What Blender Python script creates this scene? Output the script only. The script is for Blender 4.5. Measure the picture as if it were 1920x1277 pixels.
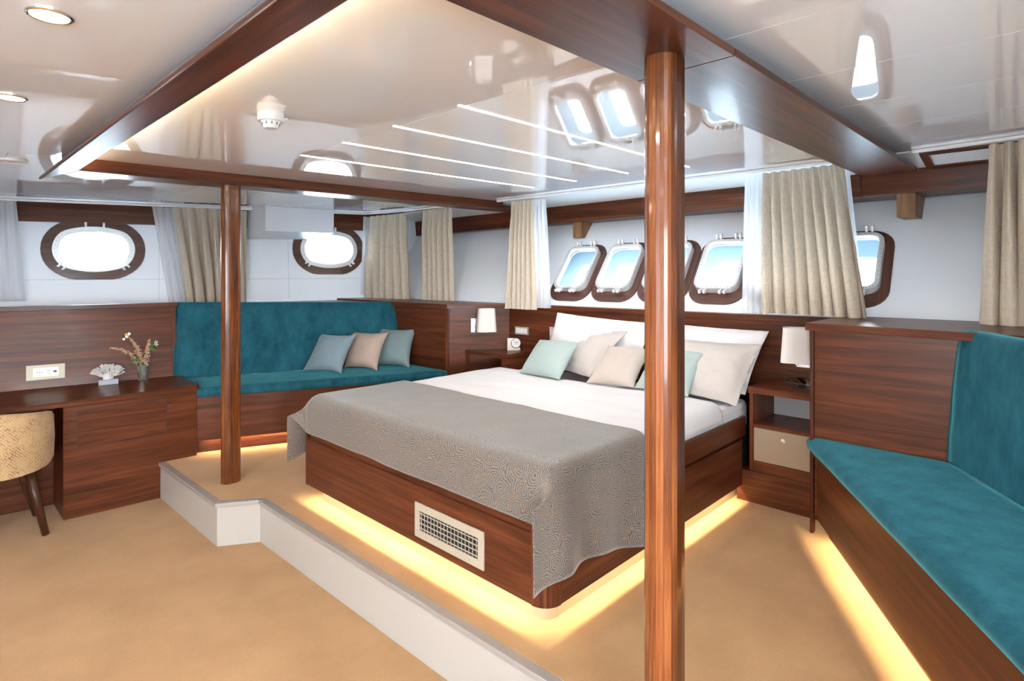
import bpy, bmesh, math, random
from mathutils import Vector, Matrix, noise
random.seed(7)
for o in list(bpy.data.objects): bpy.data.objects.remove(o)
sc = bpy.context.scene
col = sc.collection
# ---------------------------------------------------------------- camera
FPX, CX, HY, EYE = 1074.0, 960.0, 513.0, 1.42
YAW = math.atan2(1990 - 960, FPX)
cam = bpy.data.cameras.new('camera'); camo = bpy.data.objects.new('camera', cam); col.objects.link(camo)
cam.sensor_width = 36; cam.lens = FPX / 1920 * 36; cam.shift_y = -(638.5 - HY) / 1920; cam.clip_start = .05
camo.location = (0, 0, EYE); camo.rotation_euler = (math.pi / 2, 0, YAW - math.pi / 2)
sc.camera = camo
# ---------------------------------------------------------------- world and exposure
w = bpy.data.worlds.new('world'); sc.world = w; w.use_nodes = True
nt = w.node_tree; nt.nodes.clear()
out = nt.nodes.new('ShaderNodeOutputWorld'); bg = nt.nodes.new('ShaderNodeBackground')
tc = nt.nodes.new('ShaderNodeTexCoord'); sx = nt.nodes.new('ShaderNodeSeparateXYZ'); rp = nt.nodes.new('ShaderNodeValToRGB')
nt.links.new(tc.outputs['Generated'], sx.inputs[0]); nt.links.new(sx.outputs[2], rp.inputs[0])
rp.color_ramp.elements[0].position = 0.0; rp.color_ramp.elements[0].color = (1.0, 1.0, 1.0, 1)
rp.color_ramp.elements[1].position = .6; rp.color_ramp.elements[1].color = (.72, .87, 1.0, 1)
nt.links.new(rp.outputs[0], bg.inputs[0]); bg.inputs[1].default_value = 25.0
nt.links.new(bg.outputs[0], out.inputs[0])
sc.view_settings.view_transform = 'Standard'; sc.view_settings.look = 'None'
sc.view_settings.gamma = 1; sc.view_settings.use_curve_mapping = False
sc.view_settings.exposure = 0.72
sc.cycles.max_bounces = 12; sc.cycles.diffuse_bounces = 8; sc.cycles.glossy_bounces = 5
sc.cycles.transparent_max_bounces = 12; sc.cycles.sample_clamp_indirect = 60

# ---------------------------------------------------------------- pixel helpers (frame 1920x1277)
FV = Vector((math.cos(YAW), math.sin(YAW), 0)); RV = Vector((math.sin(YAW), -math.cos(YAW), 0)); EYEV = Vector((0, 0, EYE))
def ray(x, y): return FV + RV * ((x - CX) / FPX) + Vector((0, 0, (HY - y) / FPX))
def atz(x, y, z): d = ray(x, y); return EYEV + d * ((z - EYE) / d.z)
def atx(x, y, X): d = ray(x, y); return EYEV + d * (X / d.x)
def aty(x, y, Y): d = ray(x, y); return EYEV + d * (Y / d.y)
def onplane(x, y, P, N): d = ray(x, y); return EYEV + d * ((P - EYEV).dot(N) / d.dot(N))
V = Vector

# ---------------------------------------------------------------- materials
MATS = {}
def newmat(n):
    m = bpy.data.materials.new(n); m.use_nodes = True; MATS[n] = m
    t = m.node_tree; b = t.nodes['Principled BSDF']
    return m, t, b
def setp(b, **k):
    for n, v in k.items():
        b.inputs[n.replace('_', ' ')].default_value = v
def plain(n, c, rough=.5, metal=0, spec=.5, coat=0, bump=0, bscale=200, emit=None, estr=0, sheen=0, var=0, vscale=3, trans=0):
    m, t, b = newmat(n)
    b.inputs['Base Color'].default_value = (*c, 1); b.inputs['Roughness'].default_value = rough
    b.inputs['Metallic'].default_value = metal; b.inputs['Specular IOR Level'].default_value = spec
    b.inputs['Coat Weight'].default_value = coat; b.inputs['Coat Roughness'].default_value = .02
    b.inputs['Transmission Weight'].default_value = trans
    if sheen: b.inputs['Sheen Weight'].default_value = sheen; b.inputs['Sheen Roughness'].default_value = .35
    if emit: b.inputs['Emission Color'].default_value = (*emit, 1); b.inputs['Emission Strength'].default_value = estr
    co = t.nodes.new('ShaderNodeTexCoord')
    if bump:
        nz = t.nodes.new('ShaderNodeTexNoise'); nz.inputs['Scale'].default_value = bscale; nz.inputs['Detail'].default_value = 3
        bp = t.nodes.new('ShaderNodeBump'); bp.inputs['Strength'].default_value = bump; bp.inputs['Distance'].default_value = .002
        t.links.new(co.outputs['Object'], nz.inputs['Vector']); t.links.new(nz.outputs['Fac'], bp.inputs['Height']); t.links.new(bp.outputs[0], b.inputs['Normal'])
    if var:
        nz = t.nodes.new('ShaderNodeTexNoise'); nz.inputs['Scale'].default_value = vscale; nz.inputs['Detail'].default_value = 5
        r = t.nodes.new('ShaderNodeValToRGB'); r.color_ramp.elements[0].position = .3; r.color_ramp.elements[1].position = .72
        r.color_ramp.elements[0].color = (*[x * (1 - var) for x in c], 1); r.color_ramp.elements[1].color = (*[min(1, x * (1 + var)) for x in c], 1)
        t.links.new(co.outputs['Object'], nz.inputs['Vector']); t.links.new(nz.outputs['Fac'], r.inputs[0]); t.links.new(r.outputs[0], b.inputs['Base Color'])
    return m

def wood(n, dark, mid, light, rough=.3, coat=.25, su=.9, sv=16, tint=0):
    m, t, b = newmat(n); N = t.nodes.new; L = t.links.new
    uv = N('ShaderNodeUVMap'); uv.uv_map = 'UVMap'; oi = N('ShaderNodeObjectInfo')
    mp = N('ShaderNodeMapping'); mp.inputs['Scale'].default_value = (su, sv, 1)
    cb = N('ShaderNodeCombineXYZ'); ml = N('ShaderNodeMath'); ml.operation = 'MULTIPLY'; ml.inputs[1].default_value = 37
    L(oi.outputs['Random'], ml.inputs[0]); L(ml.outputs[0], cb.inputs[0]); L(ml.outputs[0], cb.inputs[1]); L(cb.outputs[0], mp.inputs['Location']); L(uv.outputs[0], mp.inputs['Vector'])
    n1 = N('ShaderNodeTexNoise'); n1.inputs['Scale'].default_value = 1; n1.inputs['Detail'].default_value = 6; n1.inputs['Roughness'].default_value = .62; n1.inputs['Distortion'].default_value = .9
    L(mp.outputs[0], n1.inputs['Vector'])
    m2 = N('ShaderNodeMapping'); m2.inputs['Scale'].default_value = (su * 5, sv * 26, 1); L(uv.outputs[0], m2.inputs['Vector'])
    n2 = N('ShaderNodeTexNoise'); n2.inputs['Scale'].default_value = 1; n2.inputs['Detail'].default_value = 2; L(m2.outputs[0], n2.inputs['Vector'])
    mx = N('ShaderNodeMix'); mx.data_type = 'FLOAT'; mx.inputs[0].default_value = .3; L(n1.outputs['Fac'], mx.inputs[2]); L(n2.outputs['Fac'], mx.inputs[3])
    r = N('ShaderNodeValToRGB'); e = r.color_ramp.elements; e[0].position = .33; e[0].color = (*dark, 1); e[1].position = .68; e[1].color = (*light, 1)
    k = e.new(.5); k.color = (*mid, 1); L(mx.outputs[0], r.inputs[0])
    colr = r.outputs[0]
    if tint:
        hs = N('ShaderNodeHueSaturation'); mr = N('ShaderNodeMapRange'); mr.inputs[3].default_value = 1 - tint; mr.inputs[4].default_value = 1 + tint
        L(oi.outputs['Random'], mr.inputs[0]); L(mr.outputs[0], hs.inputs['Value']); L(colr, hs.inputs['Color']); colr = hs.outputs[0]
    L(colr, b.inputs['Base Color']); b.inputs['Roughness'].default_value = rough; b.inputs['Coat Weight'].default_value = coat; b.inputs['Coat Roughness'].default_value = .08; b.inputs['Specular IOR Level'].default_value = .2
    bp = N('ShaderNodeBump'); bp.inputs['Strength'].default_value = .06; bp.inputs['Distance'].default_value = .002; L(n2.outputs['Fac'], bp.inputs['Height']); L(bp.outputs[0], b.inputs['Normal'])
    return m

WOOD = wood('walnut', (.030, .0085, .004), (.086, .0230, .0092), (.160, .047, .018), rough=.34, coat=.05, sv=21)
WOODF = wood('window_walnut', (.045, .020, .014), (.090, .040, .028), (.15, .07, .05), rough=.35, coat=.2)
BRKT = wood('oak_block', (.12, .06, .03), (.24, .12, .06), (.38, .21, .11), rough=.45, coat=0)
POSTW = wood('varnished_iroko', (.034, .009, .0035), (.120, .033, .010), (.25, .088, .027), rough=.27, coat=.35, su=1.6, sv=30, tint=.45)
LEGW = wood('dark_leg_wood', (.02, .008, .004), (.05, .018, .009), (.10, .04, .02), rough=.35, coat=.1)
CARPET = None
def carpet():
    m, t, b = newmat('carpet'); N = t.nodes.new; L = t.links.new
    co = N('ShaderNodeTexCoord')
    n1 = N('ShaderNodeTexNoise'); n1.inputs['Scale'].default_value = 2.2; n1.inputs['Detail'].default_value = 5; n1.inputs['Roughness'].default_value = .6
    n2 = N('ShaderNodeTexNoise'); n2.inputs['Scale'].default_value = 260; n2.inputs['Detail'].default_value = 2
    L(co.outputs['Object'], n1.inputs['Vector']); L(co.outputs['Object'], n2.inputs['Vector'])
    mx = N('ShaderNodeMix'); mx.data_type = 'FLOAT'; mx.inputs[0].default_value = .5; L(n1.outputs['Fac'], mx.inputs[2]); L(n2.outputs['Fac'], mx.inputs[3])
    r = N('ShaderNodeValToRGB'); e = r.color_ramp.elements; e[0].position = .36; e[0].color = (.345, .190, .082, 1); e[1].position = .7; e[1].color = (.495, .293, .138, 1)
    L(mx.outputs[0], r.inputs[0]); L(r.outputs[0], b.inputs['Base Color']); b.inputs['Roughness'].default_value = .95; b.inputs['Specular IOR Level'].default_value = .1
    b.inputs['Sheen Weight'].default_value = .15
    bp = N('ShaderNodeBump'); bp.inputs['Strength'].default_value = .7; bp.inputs['Distance'].default_value = .004; L(n2.outputs['Fac'], bp.inputs['Height']); L(bp.outputs[0], b.inputs['Normal'])
    return m
CARPET = carpet()
def velvet():
    m, t, b = newmat('teal_velvet'); N = t.nodes.new; L = t.links.new
    co = N('ShaderNodeTexCoord'); mp = N('ShaderNodeMapping'); mp.inputs['Scale'].default_value = (1.5, 1.5, .7)
    n1 = N('ShaderNodeTexNoise'); n1.inputs['Scale'].default_value = 6; n1.inputs['Detail'].default_value = 9; n1.inputs['Roughness'].default_value = .72
    L(co.outputs['Object'], mp.inputs[0]); L(mp.outputs[0], n1.inputs['Vector'])
    r = N('ShaderNodeValToRGB'); e = r.color_ramp.elements; e[0].position = .33; e[0].color = (.005, .046, .070, 1); e[1].position = .7; e[1].color = (.020, .115, .155, 1)
    L(n1.outputs['Fac'], r.inputs[0]); L(r.outputs[0], b.inputs['Base Color']); b.inputs['Roughness'].default_value = .85
    b.inputs['Sheen Weight'].default_value = .45; b.inputs['Sheen Roughness'].default_value = .4; b.inputs['Sheen Tint'].default_value = (.16, .62, .70, 1); b.inputs['Specular IOR Level'].default_value = .15
    n2 = N('ShaderNodeTexNoise'); n2.inputs['Scale'].default_value = 300; bp = N('ShaderNodeBump'); bp.inputs['Strength'].default_value = .2; bp.inputs['Distance'].default_value = .001
    L(co.outputs['Object'], n2.inputs['Vector']); L(n2.outputs['Fac'], bp.inputs['Height']); L(bp.outputs[0], b.inputs['Normal'])
    return m
VELVET = velvet()
def throwmat():
    m, t, b = newmat('throw_fabric'); N = t.nodes.new; L = t.links.new
    uv = N('ShaderNodeUVMap'); uv.uv_map = 'UVMap'
    n0 = N('ShaderNodeTexNoise'); n0.inputs['Scale'].default_value = 14; n0.inputs['Detail'].default_value = 1
    L(uv.outputs[0], n0.inputs['Vector'])
    vm = N('ShaderNodeVectorMath'); vm.operation = 'MULTIPLY_ADD'; vm.inputs[1].default_value = (.035, .035, 0); L(n0.outputs['Color'], vm.inputs[0]); L(uv.outputs[0], vm.inputs[2])
    vo = N('ShaderNodeTexVoronoi'); vo.voronoi_dimensions = '2D'; vo.feature = 'F1'; vo.inputs['Scale'].default_value = 11; L(vm.outputs[0], vo.inputs['Vector'])
    mu = N('ShaderNodeMath'); mu.operation = 'MULTIPLY'; mu.inputs[1].default_value = 54; L(vo.outputs['Distance'], mu.inputs[0])
    sn = N('ShaderNodeMath'); sn.operation = 'SINE'; L(mu.outputs[0], sn.inputs[0])
    v2 = N('ShaderNodeTexVoronoi'); v2.voronoi_dimensions = '2D'; v2.inputs['Scale'].default_value = 125; L(uv.outputs[0], v2.inputs['Vector'])
    g = N('ShaderNodeMath'); g.operation = 'MULTIPLY_ADD'; g.inputs[1].default_value = -1.6; L(v2.outputs['Distance'], g.inputs[0]); L(sn.outputs[0], g.inputs[2])
    r = N('ShaderNodeValToRGB'); e = r.color_ramp.elements; e[0].position = .28; e[0].color = (.178, .126, .085, 1); e[1].position = .40; e[1].color = (.030, .056, .080, 1)
    ad = N('ShaderNodeMath'); ad.operation = 'MULTIPLY_ADD'; ad.inputs[1].default_value = .5; ad.inputs[2].default_value = .5; L(g.outputs[0], ad.inputs[0]); L(ad.outputs[0], r.inputs[0])
    L(r.outputs[0], b.inputs['Base Color']); b.inputs['Roughness'].default_value = .55; b.inputs['Sheen Weight'].default_value = .3; b.inputs['Specular IOR Level'].default_value = .35
    bp = N('ShaderNodeBump'); bp.inputs['Strength'].default_value = .12; bp.inputs['Distance'].default_value = .001; L(ad.outputs[0], bp.inputs['Height']); L(bp.outputs[0], b.inputs['Normal'])
    return m
THROW = throwmat()
def snake():
    m, t, b = newmat('snakeskin_fabric'); N = t.nodes.new; L = t.links.new
    uv = N('ShaderNodeUVMap'); uv.uv_map = 'UVMap'
    vo = N('ShaderNodeTexVoronoi'); vo.voronoi_dimensions = '2D'; vo.inputs['Scale'].default_value = 92; vo.inputs['Randomness'].default_value = .35
    mp = N('ShaderNodeMapping'); mp.inputs['Rotation'].default_value = (0, 0, .7); mp.inputs['Scale'].default_value = (1, .75, 1); L(uv.outputs[0], mp.inputs[0]); L(mp.outputs[0], vo.inputs['Vector'])
    nz = N('ShaderNodeTexNoise'); nz.inputs['Scale'].default_value = 11; nz.inputs['Detail'].default_value = 4; L(uv.outputs[0], nz.inputs['Vector'])
    ad = N('ShaderNodeMath'); ad.operation = 'MULTIPLY'; L(vo.outputs['Distance'], ad.inputs[0]); L(nz.outputs['Fac'], ad.inputs[1])
    r = N('ShaderNodeValToRGB'); e = r.color_ramp.elements; e[0].position = .05; e[0].color = (.46, .31, .155, 1); e[1].position = .36; e[1].color = (.17, .075, .026, 1); e2 = e.new(.21); e2.color = (.45, .30, .15, 1)
    L(ad.outputs[0], r.inputs[0]); L(r.outputs[0], b.inputs['Base Color']); b.inputs['Roughness'].default_value = .6; b.inputs['Sheen Weight'].default_value = .2
    return m
SNAKE = snake()
def linen(n, c, transl=.25):
    m, t, b = newmat(n); N = t.nodes.new; L = t.links.new
    uv = N('ShaderNodeUVMap'); uv.uv_map = 'UVMap'
    mp = N('ShaderNodeMapping'); mp.inputs['Scale'].default_value = (25, 260, 1); L(uv.outputs[0], mp.inputs[0])
    n1 = N('ShaderNodeTexNoise'); n1.inputs['Scale'].default_value = 1; n1.inputs['Detail'].default_value = 2; L(mp.outputs[0], n1.inputs['Vector'])
    mp2 = N('ShaderNodeMapping'); mp2.inputs['Scale'].default_value = (260, 20, 1); L(uv.outputs[0], mp2.inputs[0])
    n2 = N('ShaderNodeTexNoise'); n2.inputs['Scale'].default_value = 1; L(mp2.outputs[0], n2.inputs['Vector'])
    mx = N('ShaderNodeMix'); mx.data_type = 'FLOAT'; mx.inputs[0].default_value = .5; L(n1.outputs['Fac'], mx.inputs[2]); L(n2.outputs['Fac'], mx.inputs[3])
    r = N('ShaderNodeValToRGB'); e = r.color_ramp.elements; e[0].position = .3; e[0].color = (*[x * .78 for x in c], 1); e[1].position = .7; e[1].color = (*[min(1, x * 1.15) for x in c], 1)
    L(mx.outputs[0], r.inputs[0]); L(r.outputs[0], b.inputs['Base Color']); b.inputs['Roughness'].default_value = .85; b.inputs['Specular IOR Level'].default_value = .2
    tr = N('ShaderNodeBsdfTranslucent'); L(r.outputs[0], tr.inputs[0]); ms = N('ShaderNodeMixShader'); ms.inputs[0].default_value = transl
    L(b.outputs[0], ms.inputs[1]); L(tr.outputs[0], ms.inputs[2]); L(ms.outputs[0], t.nodes['Material Output'].inputs[0])
    return m
LINEN = linen('beige_linen', (.64, .555, .45), .22)
def sheer():
    m, t, b = newmat('white_sheer'); N = t.nodes.new; L = t.links.new
    d = N('ShaderNodeBsdfDiffuse'); d.inputs[0].default_value = (.88, .89, .92, 1); tl = N('ShaderNodeBsdfTranslucent'); tl.inputs[0].default_value = (.92, .93, .95, 1)
    a = N('ShaderNodeMixShader'); a.inputs[0].default_value = .5; L(d.outputs[0], a.inputs[1]); L(tl.outputs[0], a.inputs[2])
    tp = N('ShaderNodeBsdfTransparent'); ms = N('ShaderNodeMixShader'); ms.inputs[0].default_value = .72; L(tp.outputs[0], ms.inputs[1]); L(a.outputs[0], ms.inputs[2]); L(ms.outputs[0], t.nodes['Material Output'].inputs[0])
    return m
SHEER = sheer()
def glass(n, refl=.08, tint=(1, 1, 1)):
    m, t, b = newmat(n); N = t.nodes.new; L = t.links.new
    tp = N('ShaderNodeBsdfTransparent'); tp.inputs[0].default_value = (*tint, 1); gl = N('ShaderNodeBsdfGlossy'); gl.inputs['Roughness'].default_value = .02
    lw = N('ShaderNodeLayerWeight'); lw.inputs[0].default_value = refl; ms = N('ShaderNodeMixShader'); L(lw.outputs['Fresnel'], ms.inputs[0]); L(tp.outputs[0], ms.inputs[1]); L(gl.outputs[0], ms.inputs[2]); L(ms.outputs[0], t.nodes['Material Output'].inputs[0])
    return m
GLASS = glass('window_glass', .12, (.97, .99, 1))
CLEAR = glass('clear_glass', .3, (.985, .99, .99))
CEIL = plain('ceiling_gloss_white', (.86, .855, .865), rough=.02, spec=.6, coat=.6)
WALLW = plain('wall_white', (.77, .81, .865), rough=.35)
RISER = plain('riser_gloss_white', (.40, .365, .33), rough=.12, spec=.5)
PLINTHM = plain('cream_plinth', (.36, .29, .195), rough=.3)
TRIMG = plain('edge_trim_metal', (.33, .30, .275), rough=.35, metal=.2)
TRIMW = plain('white_trim', (.80, .80, .80), rough=.3)
FRAMEW = plain('porthole_frame', (.66, .66, .66), rough=.28, metal=.25)
LUG = plain('white_lug', (.82, .82, .83), rough=.3)
BOLT = plain('bolt', (.30, .30, .31), rough=.4, metal=.6)
HULL = plain('hull_paint', (.43, .54, .59), rough=.6)
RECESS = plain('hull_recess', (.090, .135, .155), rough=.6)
CHROME = plain('chrome', (.75, .75, .76), rough=.12, metal=1)
SHEET = plain('white_sheet', (.60, .58, .585), rough=.8, bump=.15, bscale=400, sheen=.1)
CREAM = plain('cream_cotton', (.44, .395, .365), rough=.8, bump=.2, bscale=500, sheen=.2)
MINT = plain('mint_cotton', (.30, .365, .345), rough=.8, bump=.3, bscale=500, sheen=.2, var=.06, vscale=120)
TAUPE = plain('taupe_cotton', (.41, .35, .305), rough=.75, bump=.3, bscale=500, sheen=.3)
BLUEG = plain('blue_grey_cotton', (.185, .255, .295), rough=.7, bump=.3, bscale=500, sheen=.3)
BLUEG2 = plain('grey_green_cotton', (.165, .225, .24), rough=.7, bump=.3, bscale=500, sheen=.3)
PINKB = plain('blush_cotton', (.40, .30, .25), rough=.75, bump=.3, bscale=500, sheen=.3)
CUT = plain('cut_glass', (.80, .82, .80), rough=.05, trans=.92)
LEATH = plain('beige_leather', (.27, .195, .13), rough=.5)
KNOB = plain('knob_ceramic', (.52, .42, .36), rough=.15, coat=.6)
SHADE = plain('lamp_shade', (.62, .59, .565), rough=.7, emit=(1, .9, .8), estr=.0)
PLAST = plain('cream_plastic', (.42, .375, .275), rough=.35)
WPLAST = plain('white_plastic', (.64, .625, .60), rough=.3)
BLACK = plain('black', (.012, .012, .012), rough=.5)
DARKM = plain('dark_metal', (.03, .028, .026), rough=.4, metal=.6)
STONE = plain('cream_marble', (.62, .57, .50), rough=.3, var=.08, vscale=20)
CORAL = plain('white_coral', (.62, .60, .58), rough=.9, bump=.8, bscale=250)
ACRYL = plain('acrylic', (.62, .65, .74), rough=.08, trans=.45)
LED = plain('led_warm', (1, 1, 1), emit=(1, .80, .52), estr=9)
LEDC = plain('led_ceiling', (1, 1, 1), emit=(1, .90, .74), estr=16)
LENS = plain('downlight_lens', (1, 1, 1), emit=(1, .85, .55), estr=14)
VENTM = plain('vent_enamel', (.36, .315, .245), rough=.4)
STEM = plain('stem_green', (.10, .24, .03), rough=.5)
LEAF = plain('leaf_green', (.05, .13, .03), rough=.5)
ASTIL = plain('astilbe_pink', (.55, .33, .24), rough=.8)
PETAL = plain('white_petal', (.80, .80, .62), rough=.6)
BUD = plain('green_bud', (.42, .50, .08), rough=.6)
DARKBOX = plain('dark_lining', (.02, .016, .014), rough=.6)
GREYB = plain('grey_back_board', (.30, .29, .29), rough=.6)
def sea():
    m, t, b = newmat('sea'); N = t.nodes.new; L = t.links.new
    co = N('ShaderNodeTexCoord'); n = N('ShaderNodeTexNoise'); n.inputs['Scale'].default_value = 1.6; n.inputs['Detail'].default_value = 5
    L(co.outputs['Object'], n.inputs['Vector']); r = N('ShaderNodeValToRGB'); e = r.color_ramp.elements; e[0].position = .35; e[0].color = (.34, .46, .54, 1); e[1].position = .65; e[1].color = (.62, .70, .74, 1)  # sun glitter put into the pale colour, bounces light to the ceiling
    L(n.outputs['Fac'], r.inputs[0]); L(r.outputs[0], b.inputs['Base Color']); b.inputs['Roughness'].default_value = .25
    bp = N('ShaderNodeBump'); bp.inputs['Distance'].default_value = .3; bp.inputs['Strength'].default_value = .6; L(n.outputs['Fac'], bp.inputs['Height']); L(bp.outputs[0], b.inputs['Normal'])
    return m
SEA = sea()

# ---------------------------------------------------------------- mesh builder
class MB:
    def __init__(s): s.v = []; s.f = []
    def add(s, vs, fs):
        o = len(s.v); s.v += [Vector(p) for p in vs]; s.f += [tuple(i + o for i in f) for f in fs]; return s
    def prism(s, poly, a, b):
        """poly: list of 2D/3D base pts; extruded between offset vectors or z values"""
        n = len(poly)
        if isinstance(a, (int, float)):
            lo = [V((p[0], p[1], a)) for p in poly]; hi = [V((p[0], p[1], b)) for p in poly]
        else:
            lo = [V(p) + a for p in poly]; hi = [V(p) + b for p in poly]
        return s.add(lo + hi, [tuple(reversed(range(n))), tuple(range(n, 2 * n))] + [(i, (i + 1) % n, (i + 1) % n + n, i + n) for i in range(n)])
    def box(s, c, ax, ay, az):
        c = V(c); ax = V(ax); ay = V(ay); az = V(az)
        vs = [c + ax * i + ay * j + az * k for k in (-1, 1) for j in (-1, 1) for i in (-1, 1)]
        return s.add(vs, [(0, 2, 3, 1), (4, 5, 7, 6), (0, 1, 5, 4), (2, 6, 7, 3), (0, 4, 6, 2), (1, 3, 7, 5)])
    def abox(s, x0, x1, y0, y1, z0, z1):
        return s.box(((x0 + x1) / 2, (y0 + y1) / 2, (z0 + z1) / 2), ((x1 - x0) / 2, 0, 0), (0, (y1 - y0) / 2, 0), (0, 0, (z1 - z0) / 2))
    def tube(s, pts, r, n=8, cap=True):
        pts = [V(p) for p in pts]; m = len(pts); rs = r if isinstance(r, (list, tuple)) else [r] * m
        vs = []; prev = None
        for i, p in enumerate(pts):
            d = (pts[min(i + 1, m - 1)] - pts[max(i - 1, 0)]).normalized()
            a = prev if prev is not None else (V((0, 0, 1)) if abs(d.z) < .9 else V((1, 0, 0)))
            a = (a - d * a.dot(d)).normalized(); prev = a; bb = d.cross(a)
            vs += [p + (a * math.cos(t) + bb * math.sin(t)) * rs[i] for t in [2 * math.pi * k / n for k in range(n)]]
        fs = [(i * n + k, i * n + (k + 1) % n, (i + 1) * n + (k + 1) % n, (i + 1) * n + k) for i in range(m - 1) for k in range(n)]
        if cap: fs += [tuple(reversed(range(n))), tuple(range((m - 1) * n, m * n))]
        return s.add(vs, fs)
    def lathe(s, prof, c=(0, 0, 0), axis=(0, 0, 1), n=24):
        c = V(c); z = V(axis).normalized(); a = (V((1, 0, 0)) if abs(z.x) < .9 else V((0, 1, 0))); a = (a - z * a.dot(z)).normalized(); b = z.cross(a)
        vs = []
        for r, h in prof: vs += [c + z * h + (a * math.cos(2 * math.pi * k / n) + b * math.sin(2 * math.pi * k / n)) * max(r, 1e-5) for k in range(n)]
        m = len(prof)
        fs = [(i * n + k, i * n + (k + 1) % n, (i + 1) * n + (k + 1) % n, (i + 1) * n + k) for i in range(m - 1) for k in range(n)]
        fs += [tuple(reversed(range(n))), tuple(range((m - 1) * n, m * n))]
        return s.add(vs, fs)
    def grid(s, P, nu, nv, closed=False):
        """P[i][j]"""
        vs = [p for row in P for p in row]
        fs = [(i * nv + j, (i + 1) * nv + j, (i + 1) * nv + j + 1, i * nv + j + 1) for i in range(nu - 1) for j in range(nv - 1)]
        return s.add(vs, fs)

def build(name, mb, mat, parent=None, grain=None, smooth=False, bevel=0, uvs=None, subsurf=0, solid=0, weld=False, fixn=True):
    me = bpy.data.meshes.new(name)
    org = V(parent['_org']) if parent is not None else None
    if org is None:
        xs = [p.x for p in mb.v]; ys = [p.y for p in mb.v]; zs = [p.z for p in mb.v]
        org = V(((min(xs) + max(xs)) / 2, (min(ys) + max(ys)) / 2, min(zs)))
    me.from_pydata([p - org for p in mb.v], [], mb.f)
    bm = bmesh.new(); bm.from_mesh(me)
    if weld: bmesh.ops.remove_doubles(bm, verts=bm.verts, dist=1e-5)
    if fixn: bmesh.ops.recalc_face_normals(bm, faces=bm.faces)
    uvl = bm.loops.layers.uv.new('UVMap')
    g = V(grain).normalized() if grain is not None else None
    if uvs is not None:
        for f in bm.faces:
            for l in f.loops: l[uvl].uv = uvs[l.vert.index]
    else:
        for f in bm.faces:
            n = f.normal
            gg = g
            if gg is None: gg = V((1, 0, 0)) if abs(n.x) < .8 else V((0, 1, 0))
            if abs(n.dot(gg)) > .9: gg = V((0, 0, 1)) if abs(n.z) < .8 else V((0, 1, 0))
            u = (gg - n * gg.dot(n)).normalized(); v = n.cross(u)
            for l in f.loops: l[uvl].uv = (l.vert.co.dot(u), l.vert.co.dot(v))
    if smooth:
        for f in bm.faces: f.smooth = True
    bm.to_mesh(me); bm.free()
    me.materials.append(mat)
    o = bpy.data.objects.new(name, me); col.objects.link(o)
    if parent is not None: o.parent = parent
    else: o.location = org; o['_org'] = tuple(org)
    if parent is not None: o['_org'] = tuple(org)
    if bevel:
        md = o.modifiers.new('bevel', 'BEVEL'); md.width = bevel; md.segments = 2; md.limit_method = 'ANGLE'; md.angle_limit = .6
    if solid:
        md = o.modifiers.new('solid', 'SOLIDIFY'); md.thickness = solid; md.offset = 0
    if subsurf:
        md = o.modifiers.new('sub', 'SUBSURF'); md.levels = subsurf; md.render_levels = subsurf
    return o
def thing(name, loc, label, cat, group=None):
    o = bpy.data.objects.new(name, None); col.objects.link(o); o.location = loc; o['_org'] = tuple(loc); o.empty_display_size = .1
    return tag(o, label, cat, group)
def tag(o, label, cat, group=None):
    o['label'] = label; o['category'] = cat
    if group: o['group'] = group
    return o
def struct(o): o['kind'] = 'structure'; return o
def inst(src, name, parent, matrix):
    """another object sharing src's mesh; matrix maps src's own mesh coords to parent space"""
    o = bpy.data.objects.new(name, src if isinstance(src, bpy.types.Mesh) else src.data); col.objects.link(o); o.parent = parent; o.matrix_local = matrix; return o
def rounded(w, h, r, n=6, cx=0, cy=0):
    pts = []
    for sx_, sy_, a0 in ((1, 1, 0), (-1, 1, 90), (-1, -1, 180), (1, -1, 270)):
        for k in range(n + 1):
            a = math.radians(a0 + 90 * k / n); pts.append((cx + sx_ * (w / 2 - r) + r * math.cos(a), cy + sy_ * (h / 2 - r) + r * math.sin(a)))
    return pts
def lamp(name, kind, loc, energy, color, parent=None, rot=None, **k):
    l = bpy.data.lights.new(name, kind); l.energy = energy; l.color = color
    for a, b in k.items(): setattr(l, a, b)
    o = bpy.data.objects.new(name, l); col.objects.link(o)
    if parent is not None: o.parent = parent; o.location = V(loc) - V(parent['_org'])
    else: o.location = loc
    if rot is not None: o.rotation_euler = rot
    return o
def aim(o, d, along=None):
    z = -V(d).normalized(); x = V(along) if along is not None else (V((1, 0, 0)) if abs(z.x) < .9 else V((0, 1, 0)))
    x = (x - z * x.dot(z)).normalized(); y = z.cross(x); o.rotation_euler = Matrix((x, y, z)).transposed().to_euler()

LF = -.262            # lower floor level
def zc(X): return 2.09 + .0165 * (X - 1.28)      # ceiling
def zb(X): return 2.015 + .0165 * (X - 1.28)     # underside of the overhead frame

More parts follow.
